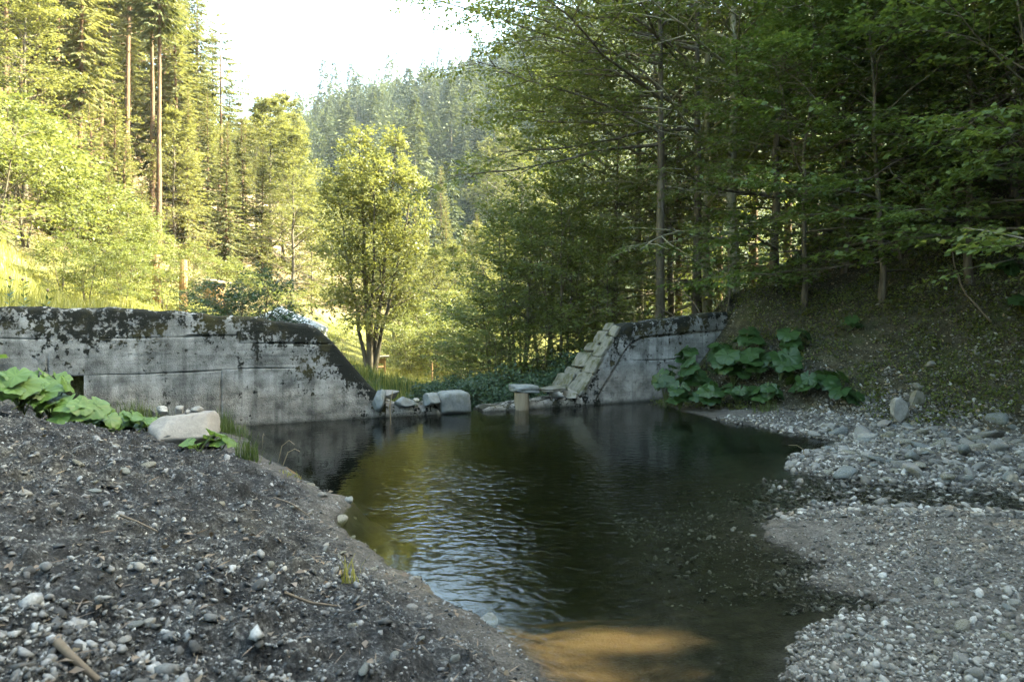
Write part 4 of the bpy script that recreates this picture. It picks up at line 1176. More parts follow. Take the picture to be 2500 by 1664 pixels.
# the wood goes on up the hillside beside the camera, and shades the pond
for i, (x, y, k, s_) in enumerate([(9.5, 4.8, 'beechA', .85), (11.0, 8.2, 'beechA', .9), (8.8, 1.0, 'beechA', .9), (12.5, 4.0, 'beechB', 1.1), (9.5, -3.5, 'beechA', 1.0)]):
    plant_tree('beech_tree', PR[k], (x, y, gz(x, y) - .1), 'beech overhanging the gravel bar from the slope', 'tree', 'beeches over the gravel bar', s_, 1.2 * i)
for i in range(22):  # unseen trees added behind the camera to cut sky light on the foreground
    a = R(rg.uniform(108, 262)); rr_ = rg.uniform(8.5, 19); x, y = math.sin(a) * rr_, math.cos(a) * rr_
    k = ('beechA', 'spruceD', 'beechB')[i % 3]
    plant_tree('spruce_tree' if k[0] == 's' else 'beech_tree', PR[k], (x, y, gz(x, y) - .1), 'unseen tree added to cut the sky light, behind the viewpoint', 'tree', 'added unseen trees behind the viewpoint', rg.uniform(.9, 1.25), rg.random() * 6.28)
for i in range(48):
    x = rg.uniform(14, 46); y = rg.uniform(-16, 22)
    if x / max(y, .1) < .80 and y > 0: continue
    k = ('spruceD', 'beechA', 'spruceD')[i % 3]
    plant_tree('spruce_tree' if k[0] == 's' else 'beech_tree', PR[k], (x, y, gz(x, y) - .1), 'tree of the shaded hillside wood beside the pond', 'tree', 'hillside wood beside the pond', rg.uniform(.9, 1.15), rg.random() * 6.28)
# ------------------------------------------------------------------ big-leaved plants
def burr_leaf(seed):
    rg = np.random.default_rng(seed)
    nr, na = 5, 34
    V = [(0, 0, 0)]; v = [0.9]
    for i in range(1, nr + 1):
        for j in range(na):
            a = -math.pi + .20 + (2 * math.pi - .40) * j / (na - 1)
            edge = 1 + .07 * math.sin(a * 7 + seed) + .05 * math.sin(a * 13 + 1) - .18 * (abs(a) / math.pi) ** 4
            r = i / nr * edge
            z = .10 * math.cos(a * 9) * r * .35 + .16 * r * r - .34 * r ** 3 * (.6 + .4 * math.cos(a * 2 + seed)) + .04 * math.sin(a * 4 + seed)*r
            x = r * math.cos(a); y = r * math.sin(a)
            V.append((x, y, z)); v.append(.25 + .55 * (.5 + .5 * math.cos(a * 9)) * (1 - .3 * r) + rg.uniform(-.08, .08))
    F = []
    for i in range(nr):
        for j in range(na - 1):
            if i == 0: F.append((0, 1 + j, 2 + j, 2 + j))
            else:
                a = 1 + (i - 1) * na + j; F.append((a, a + na, a + na + 1, a + 1))
    me = bpy.data.meshes.new('leaf')
    me.from_pydata(V, [], [f[:3] if f[2] == f[3] else f for f in F])
    me.polygons.foreach_set('use_smooth', np.ones(len(me.polygons), dtype=bool))
    at_ = me.attributes.new('v', 'FLOAT', 'POINT'); at_.data.foreach_set('value', np.array(v, dtype=np.float32))
    me.materials.append(M['butterbur']); me.update()
    return me
BL = [burr_leaf(i) for i in range(5)]
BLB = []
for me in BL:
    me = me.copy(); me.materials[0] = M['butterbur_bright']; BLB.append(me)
def burr(loc, seed, n, hgt, rad, label, group, face=None, mat=None):
    rg = np.random.default_rng(seed)
    root = tag(empty('butterbur_plant', loc), label, 'plant', group)
    for i in range(n):
        az = 2.4 * i + rg.normal(0, .4)
        if face is not None and rg.random() < .7: az = face + rg.normal(0, .8)
        h = hgt * rg.uniform(.5, 1.15); out = rad * rg.uniform(.5, 1.9)
        tip = np.array((math.cos(az) * out, math.sin(az) * out, h))
        q = np.linspace(0, 1, 5)[:, None]
        P = tip * np.concatenate([q ** 1.5, q ** 1.5, q], 1)
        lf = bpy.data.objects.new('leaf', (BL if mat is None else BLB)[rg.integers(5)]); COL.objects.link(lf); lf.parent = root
        lf.location = tip
        r = rad * rg.uniform(.75, 1.35)
        lf.scale = (r, r * rg.uniform(.9, 1.1), r)
        lf.rotation_euler = Euler((rg.normal(0, .16), R(22) + abs(rg.normal(0, .28)), az + rg.normal(0, .3)), 'XYZ')
        V, F = tube(P, np.linspace(.011, .006, 5), 5)
        Mi = np.array((Matrix.LocRotScale(lf.location, lf.rotation_euler, lf.scale)).inverted())
        V = V @ Mi[:3, :3].T + Mi[:3, 3]
        link('stalk', mesh_np('stalk', V, F, True, {'v': np.full(len(V), .5)}), M['stalk'], lf)
    return root
# left bank: a trail of plants under the wall
GL = 'butterburs on the left bank'
for i, (px, py, d, n, h, r, lb) in enumerate([
        (-25, 935, 7.4, 8, .55, .17, 'butterbur plant at the very edge of the left bank crest'),
        (55, 950, 7.5, 8, .46, .17, 'lush butterbur plant on the left bank crest below the wall'),
        (125, 970, 7.7, 8, .42, .17, 'butterbur plant with pale veined leaves in front of the wall drain'),
        (190, 1000, 7.6, 8, .33, .155, 'butterbur plant in the middle of the trail on the left bank'),
        (245, 1020, 8.0, 6, .26, .145, 'butterbur plant lower down the left bank trail'),
        (305, 1020, 8.3, 6, .22, .125, 'small butterbur plant behind the tan boulder'),
        (360, 1010, 8.6, 5, .2, .11, 'small butterbur plant between boulder and wall'),
        (90, 940, 8.3, 8, .55, .17, 'butterbur plant close against the long wall')]):
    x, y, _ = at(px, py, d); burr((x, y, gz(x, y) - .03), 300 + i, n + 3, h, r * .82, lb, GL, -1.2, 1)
for i, (px, py, d, n, h, r, lb) in enumerate([(487, 1108, 7.35, 4, .2, .095, 'small butterbur at the foot of the tan boulder'), (540, 1095, 7.9, 3, .2, .095, 'butterbur sprig with pale leaf over the water edge')]):
    x, y, _ = at(px, py, d); burr((x, y, gz(x, y) - .02), 330 + i, n, h, r, lb, GL, None, 1)
GRT = 'butterburs by the right wall'
for i, (px, d, n, h, r, lb) in enumerate([
        (1625, 12.75, 8, 1.10, .20, 'tall butterbur against the right wall face'), (1660, 12.35, 7, .55, .23, 'butterbur at the foot of the right wall by the water'),
        (1700, 12.8, 8, 1.0, .25, 'butterbur with round leaves halfway along the right clump'), (1735, 12.2, 7, .55, .26, 'butterbur with widest pale leaf near the water'),
        (1790, 12.6, 8, .80, .28, 'large butterbur in the middle of the right clump'), (1800, 12.0, 7, .45, .24, 'low butterbur in front of the large one'),
        (1850, 12.4, 8, .75, .30, 'butterbur with broad dark umbrella leaves'), (1905, 12.1, 7, .60, .27, 'butterbur on the right side of the clump'),
        (1965, 11.6, 7, .42, .22, 'low butterbur at the clump end'), (2065, 11.1, 5, .36, .22, 'lone low butterbur between clump and boulders'),
        (1680, 13.4, 7, 1.25, .22, 'butterbur highest up under the right wall crest'), (1760, 13.3, 7, .95, .24, 'butterbur behind the clump on the slope'),
        (2010, 11.5, 6, .40, .24, 'butterbur between the clump end and the lone low one'), (1880, 11.75, 7, .4, .24, 'low spreading butterbur by the pebbly water edge'), (1930, 12.6, 7, .55, .24, 'butterbur on the slope above the clump end'), (1830, 13.1, 7, .7, .24, 'butterbur high on the slope behind the clump'), (2075, 12.3, 4, .3, .17, 'small butterbur up on the bare slope'), (2495, 10.9, 6, .4, .2, 'butterbur at the edge of the view on the slope'), (2460, 11.6, 5, .35, .18, 'butterbur higher on the slope at the view edge')]):
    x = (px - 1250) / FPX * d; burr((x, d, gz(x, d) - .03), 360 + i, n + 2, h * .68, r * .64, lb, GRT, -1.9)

# ------------------------------------------------------------------ stones and gravel
rg = np.random.default_rng(90)
STN = []
for i in range(9):
    V, F = rock(2, (1, rg.uniform(.65, .95), rg.uniform(.45, .75)), 500 + i, 7, .04, None, (.34, .72)) ; V = V * 1.3
    STN.append(mesh_np('stone', V, F, False))
STM = []
for i, mt in enumerate(('stone', 'stone', 'stone_pale', 'stone_blue')):
    row = []
    for me in STN:
        c = me.copy(); c.materials.append(M[mt]); row.append(c)
    STM.append(row)
def lay_stone(x, y, s, label, group, sink=.25, name='stone', mt=None):
    z = gz(x, y)
    row = STM[rg.integers(4)] if mt is None else STM[mt]
    o = bpy.data.objects.new(name, row[rg.integers(9)]); COL.objects.link(o)
    o.location = (x, y, z + s * (.5 - sink)); o.scale = (s * rg.uniform(.85, 1.3), s * rg.uniform(.8, 1.1), s * rg.uniform(.7, 1.1))
    o.rotation_euler = (rg.normal(0, .25), rg.normal(0, .25), rg.random() * 6.28)
    tag(o, label, 'stone', group)
    return o
# gravel bar on the right: the larger stones one by one
cnt = 0
BAR = []
while cnt < 175:
    y = rg.uniform(7.0, 9.9); x = rg.uniform(3.2, 7.6)
    sd = float(shore_sd(np.array([x]), np.array([y]))[0])
    foot = np.interp(y, FOOT_Y, FOOT_X)
    if sd < .03 or x > foot + .6 or x / y > .80: continue
    s = float(np.clip(rg.lognormal(-2.92, .40), .032, .15))
    if any((x - a) ** 2 + (y - b) ** 2 < (.8 * (s + c)) ** 2 for a, b, c in BAR): continue
    BAR.append((x, y, s)); lay_stone(x, y, s, 'pale broken stone among many on the gravel bar right of the pond', 'stones of the gravel bar'); cnt += 1
for (px, py, s, mt, lb) in [(2315, 1180, .105, 2, 'big tan angular stone at the front edge of the gravel bar'), (2200, 1242, .075, 1, 'white angular stone standing in the shallow stream'), (2360, 1145, .10, 3, 'round dark grey stone on the gravel bar'), (2240, 1160, .085, 2, 'pale wedge stone at the stream edge'), (2465, 1180, .11, 3, 'blue-grey rounded stone at the view edge by the stream'), (2420, 1100, .14, 1, 'large white rough stone high on the gravel bar'), (2290, 1454, .035, 2, 'single yellowish pebble on the bare grey grit'), (1985, 1225, .05, 3, 'small dark stone in the shallows by the bar'), (2150, 1225, .06, 1, 'pale flat stone awash in the stream')]:
    d = FPX * EYE / (py - HY); x = (px - 1250) / FPX * d
    lay_stone(x, d, s, lb, 'stones of the gravel bar', .12, mt=mt)
cnt = 0
while cnt < 40:
    y = rg.uniform(2.9, 4.0); x = rg.uniform(1.3, 3.1)
    sd = float(shore_sd(np.array([x]), np.array([y]))[0])
    if sd < .12 or x / y > .80: continue
    lay_stone(x, y, float(np.clip(rg.lognormal(-3.75, .35), .016, .05)), 'grey stone on the near gravel mound right of the water', 'stones of the near mound'); cnt += 1
cnt = 0
while cnt < 70:
    y = rg.uniform(2.0, 6.5); x = rg.uniform(-4.5, .1)
    sd = float(shore_sd(np.array([x]), np.array([y]))[0])
    if sd < .08 or x / y < -.80: continue
    lay_stone(x, y, float(np.clip(rg.lognormal(-3.55, .33), .018, .06)), 'grey pebble lying on the dark gravel of the near left bank', 'pebbles of the left bank', .35); cnt += 1

cnt = 0
while cnt < 26:
    y = rg.uniform(3.2, 9.2); x = rg.uniform(-3.6, 3.6)
    sd = float(shore_sd(np.array([x]), np.array([y]))[0])
    if abs(sd) > .10 or abs(x / y) > .75: continue
    lay_stone(x, y, float(np.clip(rg.lognormal(-3.5, .4), .018, .07)), 'wet stone half sunk at the edge of the pond', 'stones along the waterline', .3); cnt += 1
PEB = []
for i in range(12):
    r2 = np.random.default_rng(700 + i)
    V, F = rock(1, (1, r2.uniform(.55, .95), r2.uniform(.35, .75)), 700 + i, 5, 0, None, (.45, .85)); V = V + r2.normal(0, .06, V.shape)
    PEB.append((V, F))
def gravel(name, pts, sizes, mat, label, seed, sink=.3):
    r2 = np.random.default_rng(seed)
    z = land(pts[:, 0], pts[:, 1])
    n = len(pts); kind = r2.integers(0, 12, n); az = r2.random(n) * 6.28; tl = r2.normal(0, .35, (n, 2)); val = r2.random(n)
    Vs = []; Fs = []; vs_ = []; off = 0
    for k in range(12):
        m = np.where(kind == k)[0]
        if len(m) == 0: continue
        V, F = PEB[k]
        c, s = np.cos(az[m])[:, None], np.sin(az[m])[:, None]
        X = V[None, :, 0] * c - V[None, :, 1] * s; Y = V[None, :, 0] * s + V[None, :, 1] * c
        Z = V[None, :, 2] + X * tl[m, 0][:, None] + Y * tl[m, 1][:, None]
        W = np.stack([X, Y, Z], -1) * sizes[m][:, None, None]
        W += np.stack([pts[m, 0], pts[m, 1], z[m] + sizes[m] * (.5 - sink)], -1)[:, None]
        Vs.append(W.reshape(-1, 3)); Fs.append((F[None] + (np.arange(len(m)) * len(V))[:, None, None]).reshape(-1, 3) + off)
        vs_.append(np.repeat(val[m], len(V))); off += len(m) * len(V)
    o = link(name, mesh_np(name, np.concatenate(Vs), np.concatenate(Fs), False, {'v': np.concatenate(vs_)}), mat)
    return tag(o, label, 'gravel', kind='stuff')
r2 = np.random.default_rng(41)
# left bank: denser close by
N = 120000
y = 1.7 + 7.6 * r2.random(N) ** 1.7; x = r2.uniform(-.84, .22, N) * y
sd = shore_sd(x, y); ok = (sd > -.02) & (x < .5 - .12 * np.minimum(y, 9)) & (dam_side(x, y) < -1.0)
x, y, sd = x[ok], y[ok], sd[ok]
clump = fbm(x * 1.7, y * 1.7, 8, 3)
ok = r2.random(len(x)) < np.clip(.62 + 1.1 * clump, .12, 1) * np.clip(.35 + sd * 1.2, .25, 1); x, y = x[ok], y[ok]
x, y = x[:33000], y[:33000]
gravel('gravel', np.stack([x, y], -1), np.clip(r2.lognormal(-5.05, .60, len(x)) * (.8 + .35 * np.clip(shore_sd(x, y) - .3, 0, 1.2) * (1 + fbm(x * 1.1, y * 1.1, 81, 2))), .0035, .05), M['gravel_dark'], 'dark mixed gravel and grit covering the near left bank', 43)
# right: gravel bar, shallows and near mound
N = 120000
y = 2.7 + 8.6 * r2.random(N) ** 1.25; x = r2.uniform(.1, .84, N) * y
sd = shore_sd(x, y); foot = np.interp(y, FOOT_Y, FOOT_X)
bar = (y > 6.9) & (sd > -.05); mound = (y < 4.05) & (sd > -.02); flatg = (y >= 4.05) & (y <= 6.9) & (sd > -.25)
dens = np.where(bar, .9, np.where(mound, .75, np.where(flatg, np.where((y > 5.6) & (x > 2.2), .75, .5), 0.0)))
dens = np.where((sd < 0) & (x > 1.0) & (y < 7.5) & (y > 4.3), np.maximum(dens, .28), dens)
dens = np.where(x > foot + .9, dens * .12, dens)
clump = fbm(x * 1.3, y * 1.3, 18, 3)
ok = (r2.random(N) < dens * np.clip(.7 + 1.2 * clump, .1, 1)) & (dam_side(x, y) < -.5)
x, y = x[ok], y[ok]; b_ = bar[ok]
x, y, b_ = x[:30000], y[:30000], b_[:30000]
stm = (y > 5.6) & (y < 7.2) & (x > 2.2)
sz_ = np.where(b_ | stm, np.clip(r2.lognormal(-3.85, .45, len(x)), .008, .06), np.clip(r2.lognormal(-4.6, .5, len(x)), .004, .035))
gravel('gravel', np.stack([x, y], -1), sz_, M['gravel_pale'], 'pale washed gravel of the bar and shallows right of the pond', 44)
# scree chips on the shaded slope
N = 16000
y = r2.uniform(8.5, 15, N); x = np.interp(y, FOOT_Y, FOOT_X) + r2.uniform(-.2, 6, N)
ok = (dam_side(x, y) < 1.5) & (r2.random(N) < np.clip(.5 + 1.5 * fbm(x * .8, y * .8, 28, 3), .05, 1)); x, y = x[ok], y[ok]
gravel('scree', np.stack([x, y], -1), np.clip(r2.lognormal(-4.15, .4, len(x)), .007, .045), M['gravel_pale'], 'scattered pale chips and scree on the shaded slope', 45)

# ------------------------------------------------------------------ grasses, reeds, litter
def blades(name, pts, hgt, wid, mat, label, seed, bend=.35, cat='grass', kind='stuff', group=None):
    r2 = np.random.default_rng(seed); n = len(pts)
    z = land(pts[:, 0], pts[:, 1]) - .01
    az = r2.random(n) * 6.28; h = hgt * r2.uniform(.5, 1.2, n); b = bend * r2.uniform(.2, 1.3, n) * h
    d = np.stack([np.cos(az), np.sin(az), 0 * az], -1); s = np.stack([-np.sin(az), np.cos(az), 0 * az], -1) * (wid * r2.uniform(.6, 1.2, n))[:, None]
    p0 = np.stack([pts[:, 0], pts[:, 1], z], -1); up = np.array((0, 0, 1.))
    p1 = p0 + up * (h * .6)[:, None] + d * (b * .35)[:, None]; p2 = p0 + up * (h * .95)[:, None] + d * b[:, None]
    V = np.stack([p0 - s / 2, p0 + s / 2, p1 + s * .4, p1 - s * .4, p2 + s * .06, p2 - s * .06], 1).reshape(-1, 3)
    i = np.arange(n)[:, None] * 6
    F = np.concatenate([i + np.array([0, 1, 2, 3]), i + np.array([3, 2, 4, 5])])
    o = link(name, mesh_np(name, V, F, False, {'v': np.repeat(r2.random(n), 6)}), mat)
    return tag(o, label, cat, group, kind)
N = 60000
y = r2.uniform(9, 34, N); x = r2.uniform(-.85, .05, N) * y
_, a_, _ = land(x, y, True)
ok = (a_['meadow'] > .4) & (dam_side(x, y) > .35) & (r2.random(N) < np.clip(.7 + fbm(x * .5, y * .5, 3, 3), .1, 1)); 
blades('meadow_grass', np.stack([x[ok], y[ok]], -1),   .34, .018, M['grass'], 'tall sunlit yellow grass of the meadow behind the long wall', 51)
# green strip below the outlet
N = 5000
y = r2.uniform(14, 24, N); x = r2.uniform(-.30, .02, N) * y
ok = dam_side(x, y) > .4
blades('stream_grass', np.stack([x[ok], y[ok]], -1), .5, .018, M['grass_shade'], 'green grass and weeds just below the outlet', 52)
# grass at the foot of the long wall and other tufts
def tuft(px, py, d, rad, n, h, label, mat='grass_shade', group='grass tufts by the water'):
    x, y, _ = at(px, py, d); r3 = np.random.default_rng(int(px * 7 + py))
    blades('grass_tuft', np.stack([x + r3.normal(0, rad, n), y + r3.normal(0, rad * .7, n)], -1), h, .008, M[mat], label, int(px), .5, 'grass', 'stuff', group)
tuft(605, 1110, 7.7, .07, 140, .24, 'arching grass tuft at the left water edge by the boulder')
tuft(330, 985, 9.2, .2, 260, .34, 'thin grass clump at the foot of the long wall')
tuft(460, 1000, 9.3, .22, 260, .22, 'short grass along the base of the long wall')
tuft(560, 1035, 9.6, .16, 260, .2, 'dark grass mound where wall meets water')
tuft(545, 995, 9.7, .05, 120, .34, 'upright dark weed clinging to the wall base')
tuft(850, 1475, 3.75, .03, 16, .16, 'few green grass blades on the near left bank', 'grass')
tuft(715, 1170, 7.2, .08, 60, .05, 'short grass patch on the sandy shore', 'grass')
tuft(1870, 1000, 11.4, .12, 80, .2, 'thin grass below the right leaf clump')
tuft(980, 965, 12.1, .14, 300, .22, 'moss and grass cushion on top of the sill rocks', 'grass')

def stick(name, P, r, mat, label, cat='stick', group=None):
    P = np.array(P); b0 = P[0].copy(); V, F = tube(P - b0, np.linspace(r, r * .6, len(P)), 6)
    o = link(name, mesh_np(name, V, F, True, {'v': np.full(len(V), .7)}), mat); o.location = b0
    return tag(o, label, cat, group)
def gpt(x, y, dz=0): return (x, y, gz(x, y) + dz)
stick('stick', [gpt(*hit(140, 1588, 1.2), .02), gpt(*hit(170, 1625, 1.2), .03), gpt(*hit(240, 1700, 1.0), .03)], .017, M['stick'], 'thick pale stick in the bottom corner of the left bank', group='sticks on the left bank')
for i, (x, y, dx, dy, lb) in enumerate([(-2.35, 4.1, .3, -.15, 'brown twig across the middle of the left bank'), (-3.1, 4.3, .2, -.25, 'pale twig near the edge of the left bank'), (-1.1, 3.3, .25, .02, 'dark wet twig low on the left bank'), (-1.95, 5.6, .35, -.2, 'thin twig lying high on the left bank')]):
    stick('stick', [gpt(x, y, .02), gpt(x + dx * .5, y + dy * .5, .03), gpt(x + dx, y + dy, .02)], .008, M['stick'], lb, group='sticks on the left bank')
for i, (px, d, h, bx, lb) in enumerate([(640, 9.6, .22, .03, 'broken reed stump standing in the water by the wall'), (675, 8.4, .35, .22, 'bent dry reed drooping over the water'), (690, 7.9, .2, .2, 'thin dry reed curled above the shore')]):
    x = (px - 1250) / FPX * d; z = gz(x, d)
    stick('reed', [(x, d, z), (x + bx * .3, d, z + h * .8), (x + bx * .7, d, z + h), (x + bx, d, z + h * .85)], .006, M['dry'], lb, 'reed', 'reeds by the left shore')
stick('reed', [(3.52, 8.2, -.02), (3.50, 8.2, .12), (3.42, 8.2, .17), (3.32, 8.2, .17)], .006, M['dry'], 'curved pale reed at the tip of the gravel bar', 'reed')
stick('reed', [(-2.02, 11.38, -.1), (-2.04, 11.4, .2), (-2.0, 11.45, .45)], .012, M['dry'], 'thin dead stem hanging over the sill rocks', 'reed')
# dead branches on the slope
r3 = np.random.default_rng(88)
for i, (px, d, lb) in enumerate([(1770, 14.6, 'fallen dead branch at the end of the right wall crest'), (1720, 15.0, 'dead bough lying on the bank behind the right wall'), (2300, 11.6, 'grey dead branch curving over the dark slope'), (2420, 11.0, 'pale bare branch hanging at the view edge'), (1690, 15.6, 'leaning dead pole above the right wall'), (2380, 12.2, 'bare twisted branch on the slope')]):
    x = (px - 1250) / FPX * d; z = gz(x, d)
    P = wander((x, d, z + .05), (r3.normal(0, .6) + (.5 if i < 2 else -.3), .3, .35 + .2 * r3.random()), 1.2 + r3.random(), 8, r3, .2, -.02)
    o = stick('dead_branch', P, .018, M['stick'], lb, 'branch', 'dead branches on the slope')
# tall weeds in front of the meadow
for i, (px, h, lb) in enumerate([(20, .42, 'tall dark thistle stalk behind the wall at the view edge'), (62, .40, 'thistle stalk with flower head behind the long wall'), (110, .24, 'leafy weed leaning over the long wall crest')]):
    d = 10.4 + .2 * i; x = (px - 1250) / FPX * d; z = 1.5
    root = tag(empty('thistle', (x, d, gz(x, d))), lb, 'weed', 'weeds behind the long wall')
    zt = 1.88 + h - gz(x, d)
    w = Wood(); P = wander((0, 0, 0), (.02, 0, 1), zt, 6, r3, .04); w.tube(P, np.linspace(.008, .004, 7), 4)
    LP = []; LD = []
    for k in range(14):
        q = .4 + .55 * r3.random(); pp = P[0] + (P[-1] - P[0]) * q; a = r3.random() * 6.28; LP.append(pp); LD.append((math.cos(a), math.sin(a), .5))
    link('stem', w.mesh('stem'), M['stalk'], root)
    V, F, v = leaves(np.array(LP), np.array(LD), np.tile((0, 0, 1.), (14, 1)) + r3.normal(0, .3, (14, 3)), np.full(14, .13), np.full(14, .035), r3)
    link('leaves', mesh_np('leaves', V, F, False, {'v': v}), M['leaf_bush'], root)
    V, F = rock(2, (.022, .022, .028), 5 + i, 0, .1); me = mesh_np('flower_head', V + P[-1], F); link('flower_head', me, M['stick'], root)

# ------------------------------------------------------------------ small built things
# white tent
cx, cyy, czz = at(685, 830, 27); zt = gz(cx, cyy) - .1
root = tag(empty('tent', (cx, cyy, zt)), 'round white canvas tent with low pointed roof behind the long wall', 'tent')
eave = EYE - (800 - HY) / FPX * 27 - zt; apex = EYE - (752 - HY) / FPX * 27 - zt; rad = 1.78
th = np.linspace(0, 2 * np.pi, 33)[:-1]
def ring(r, z): return np.stack([r * np.cos(th), r * np.sin(th), np.full(32, z)], -1)
def lathe(rs):
    V = np.concatenate([ring(r, z) for r, z in rs]); F = [(i * 32 + j, i * 32 + (j + 1) % 32, (i + 1) * 32 + (j + 1) % 32, (i + 1) * 32 + j) for i in range(len(rs) - 1) for j in range(32)]
    return V, F
V, F = lathe([(rad, 0), (rad * 1.01, eave * .5), (rad, eave)]); link('canvas_wall', mesh_np('canvas_wall', V, F, True), M['canvas'], root)
V, F = lathe([(rad + .06, eave - .12), (rad + .05, eave + .01), (rad * .55, eave + (apex - eave) * .52), (.12, apex), (.0, apex + .02)]); link('roof', mesh_np('roof', V, F, True), M['canvas'], root)
V, F = lathe([(.16, apex - .03), (.14, apex + .07), (0, apex + .09)]); link('crown_cap', mesh_np('crown_cap', V, F, True), M['canvas'], root)

def boxes(name, root, lst, mat):
    for (c, s, rx, ry, rz_) in lst:
        b = MB(); b.box((0, 0, 0), s); me = b.mesh(name); o = link(name, me, mat, root); o.location = c; o.rotation_euler = (rx, ry, rz_)
        bv = o.modifiers.new('bevel', 'BEVEL'); bv.width = min(s) * .12; bv.segments = 1
# small table under a sloping top, behind the lone tree
x, y, _ = at(921, 918, 28.5); z = gz(x, y)
root = tag(empty('wooden_table', (x, y, z), .2), 'small orange-brown wooden table behind the lone tree trunk', 'table')
boxes('leg', root, [((sx * .3, sy * .22, .33), (.08, .08, .66), 0, 0, 0) for sx in (-1, 1) for sy in (-1, 1)], M['wood'])
boxes('shelf', root, [((0, 0, .28), (.6, .44, .04), 0, 0, 0)], M['wood'])
boxes('apron', root, [((0, -.26, .55), (.6, .03, .2), 0, 0, 0)], M['wood'])
boxes('top', root, [((0, 0, .70), (1.0, .7, .05), 0, -.05, 0)], M['wood_grey'])
x, y, _ = at(925, 935, 22)
stick('log', [gpt(x - .5, y, .06), gpt(x, y + .02, .07), gpt(x + .6, y + .05, .06)], .05, M['wood_grey'], 'thin log lying on the grass below the lone tree', 'log')
for i, (px, lb) in enumerate([(1055, 'short wooden post in the clearing beside the shaded shrubs')]):
    d = 27; x = (px - 1250) / FPX * d
    stick('wooden_post', [gpt(x, d, -.2), gpt(x, d, .4), gpt(x, d, .85)], .05, M['wood'], lb, 'post')
# gate of two posts and a beam on the slope
dg = 25.0
xa, xb_ = (381 - 1250) / FPX * dg, (438 - 1250) / FPX * (dg - .3)
za, zb_ = EYE - (665 - HY) / FPX * dg, EYE - (702 - HY) / FPX * dg
root = tag(empty('wooden_gate', (xb_, dg, gz(xb_, dg))), 'rustic gate of two thick peeled posts and a thin beam on the sunny slope', 'gate')
bb = np.array(root.location)
ga, gb = gz(xa, dg), gz(xb_, dg)
ta, tb = EYE - (622 - HY) / FPX * dg, EYE - (634 - HY) / FPX * dg
for (xx, g0, t0) in ((xa, ga, ta), (xb_, gb, tb)):
    V, F = tube(np.array([(xx, dg, g0 - .2), (xx, dg, (g0 + t0) / 2), (xx, dg, t0)]) - bb, (.16, .14, .13), 10)
    F.append(tuple(range(len(V) - 10, len(V))))
    me = bpy.data.meshes.new('post'); me.from_pydata(V.tolist(), [], F); me.update(); link('post', me, M['wood'], root)
def bar(name, p, q, r):
    V, F = tube(np.array([p, (np.array(p) + np.array(q)) / 2, q]) - bb, r, 7); link(name, mesh_np(name, V, F, True), M['wood_grey'], root)
bar('beam', (xa, dg, ta - .13), (xb_, dg, tb - .10), .035)
bar('brace', (xb_ - .3, dg, tb - .13), (xb_, dg, tb - .45), .025)
bar('brace', (xa + .3, dg, ta - .15), (xa, dg, ta - .45), .025)
# little hut
x, y, _ = at(525, 700, 33); z = gz(x, y)
root = tag(empty('wooden_hut', (x, y, z), -.3), 'little plank hut with slanting roof among the trees on the slope', 'hut')
hz_ = max(.9, EYE - (690 - HY) / FPX * 33 - z)
for k in range(5): boxes('plank', root, [((0, -.35, hz_ * (k + .5) / 5), (.8, .05, hz_ / 5 - .015), 0, 0, 0)], M['wood'])
boxes('wall', root, [((0, .02, hz_ * .5), (.76, .66, hz_), 0, 0, 0)], M['wood'])
boxes('roof', root, [((.05, 0, hz_ + .08), (1.1, 1.0, .06), 0, .16, 0)], M['wood_grey'])

# fallen leaves on the ground of the shaded slope and near bank
r3 = np.random.default_rng(66)
N = 7000
y = r3.uniform(8.5, 16, N); x = np.interp(y, FOOT_Y, FOOT_X) + r3.uniform(-.3, 7, N)
z = land(x, y) + .012
V, F, v = leaves(np.stack([x, y, z], -1), r3.normal(0, 1, (N, 3)) * np.array((1, 1, .25)) + np.array((0, 0, .2)), np.array((0, 0, 1.)) + r3.normal(0, .3, (N, 3)), r3.uniform(.03, .08, N), r3.uniform(.02, .045, N), r3)
tag(link('fallen_leaves', mesh_np('fallen_leaves', V, F, False, {'v': v}), M['dry']), 'dry fallen leaves strewn over the shaded slope', 'leaves', kind='stuff')
N = 7500
y = r3.uniform(9, 15, N); x = np.interp(y, FOOT_Y, FOOT_X) + r3.uniform(-.2, 6, N)
ok = fbm(x * .7, y * .7, 38, 3) > -.05; x, y = x[ok], y[ok]; z = land(x, y) + .03; N = len(x)
P = np.repeat(np.stack([x, y, z], -1), 6, 0) + r3.normal(0, .07, (N * 6, 3)) * np.array((1, 1, .5))
V, F, v = leaves(P, r3.normal(0, 1, (N * 6, 3)), np.array((0, 0, 1.)) + r3.normal(0, .4, (N * 6, 3)), r3.uniform(.03, .07, N * 6), r3.uniform(.02, .045, N * 6), r3)
tag(link('undergrowth', mesh_np('undergrowth', V, F, False, {'v': v}), M['leaf_shade']), 'low green seedlings and weeds over the shaded slope', 'undergrowth', kind='stuff')
N = 1500
y = r3.uniform(1.8, 8.5, N); x = r3.uniform(-.82, .1, N) * y
sdd = shore_sd(x, y); ok = (sdd > .1) & (x < .3) & (dam_side(x, y) < -.8); x, y = x[ok], y[ok]; N = len(x)
z = land(x, y) + .012; az = r3.random(N) * 3.14; ln = r3.uniform(.02, .11, N); wd = np.clip(ln * .09, .003, .007)
V, F, v = leaves(np.stack([x, y, z], -1), np.stack([np.cos(az), np.sin(az), r3.normal(0, .2, N)], -1), np.array((0, 0, 1.)) + r3.normal(0, .5, (N, 3)), ln, wd, r3)
m = r3.random(N) < .35
x2, y2, z2 = x[m], y[m], z[m]; N2 = len(x2)
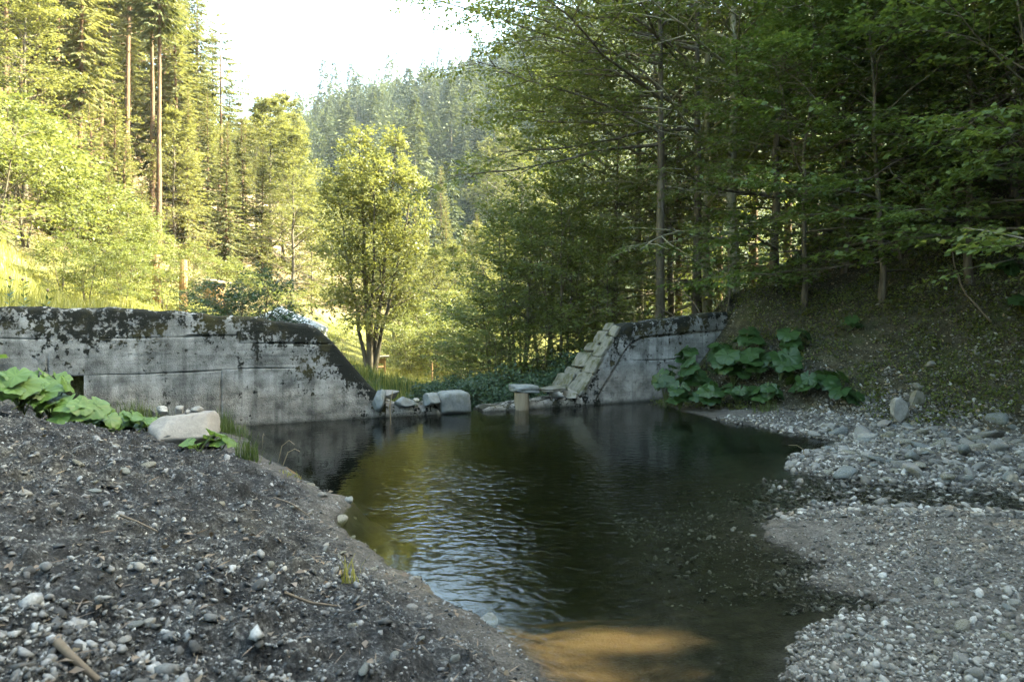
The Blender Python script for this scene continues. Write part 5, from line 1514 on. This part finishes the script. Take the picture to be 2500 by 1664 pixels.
V2, F2, v2 = leaves(np.stack([x2, y2, z2], -1), r3.normal(0, 1, (N2, 3)) * np.array((1, 1, .3)), np.array((0, 0, 1.)) + r3.normal(0, .45, (N2, 3)), r3.uniform(.03, .06, N2), r3.uniform(.02, .035, N2), r3, .3)
tag(link('debris', mesh_np('debris', np.concatenate([V, V2]), np.concatenate([F, F2 + len(V)]), False, {'v': np.concatenate([v, v2]) * .8}), M['debris']), 'twigs and dead leaf scraps strewn over the near left bank', 'debris', kind='stuff')
# creeper thicket by the outlet stream
N = 26000
P = []
for (cx_, cy_, cz_, rx, ry, rz_) in [(-.5, 15.2, -.5, 1.3, .9, .9), (.9, 15.4, -.35, 1.2, .8, .8), (-1.6, 16.5, -.6, .8, .8, .7), (.2, 14.2, -.35, .7, .45, .6), (2.0, 16.0, .2, 1.0, .8, .7)]:
    u = r3.normal(size=(N // 5, 3)); u /= np.linalg.norm(u, axis=1)[:, None]; u[:, 2] = np.abs(u[:, 2])
    P.append(u * (r3.uniform(.75, 1.05, (N // 5, 1))) * (1 + .3 * np.sin(u[:, :1] * 6) * np.cos(u[:, 1:2] * 5)) * np.array((rx, ry, rz_)) + np.array((cx_, cy_, cz_)))
P = np.concatenate(P); N = len(P)
V, F, v = leaves(P, r3.normal(0, 1, (N, 3)) + np.array((0, -.3, -.4)), np.array((0, -.5, .8)) + r3.normal(0, .4, (N, 3)), r3.uniform(.04, .085, N), r3.uniform(.03, .06, N), r3)
tag(link('creeper_thicket', mesh_np('creeper_thicket', V, F, False, {'v': v}), M['leaf_bush']), 'dark creeper thicket filling the gap behind the outlet', 'thicket', kind='stuff')

# ------------------------------------------------------------------ haze over the valley
m, nt = new_mat('haze'); g = NT(nt)
pv = g.n('ShaderNodeVolumePrincipled')
pv.inputs['Color'].default_value = (0.70, 0.84, 1.0, 1); pv.inputs['Density'].default_value = HAZE; pv.inputs['Anisotropy'].default_value = 0.0
g.out(None, pv.outputs[0])
b = MB(); b.box((0, 0, 0), (3300, 3300, 245)); 
o = link('haze', b.mesh('haze'), m); o.location = (0, 0, 245 / 2 - 40)
tag(o, 'thin pale haze filling the valley', 'haze', kind='stuff')
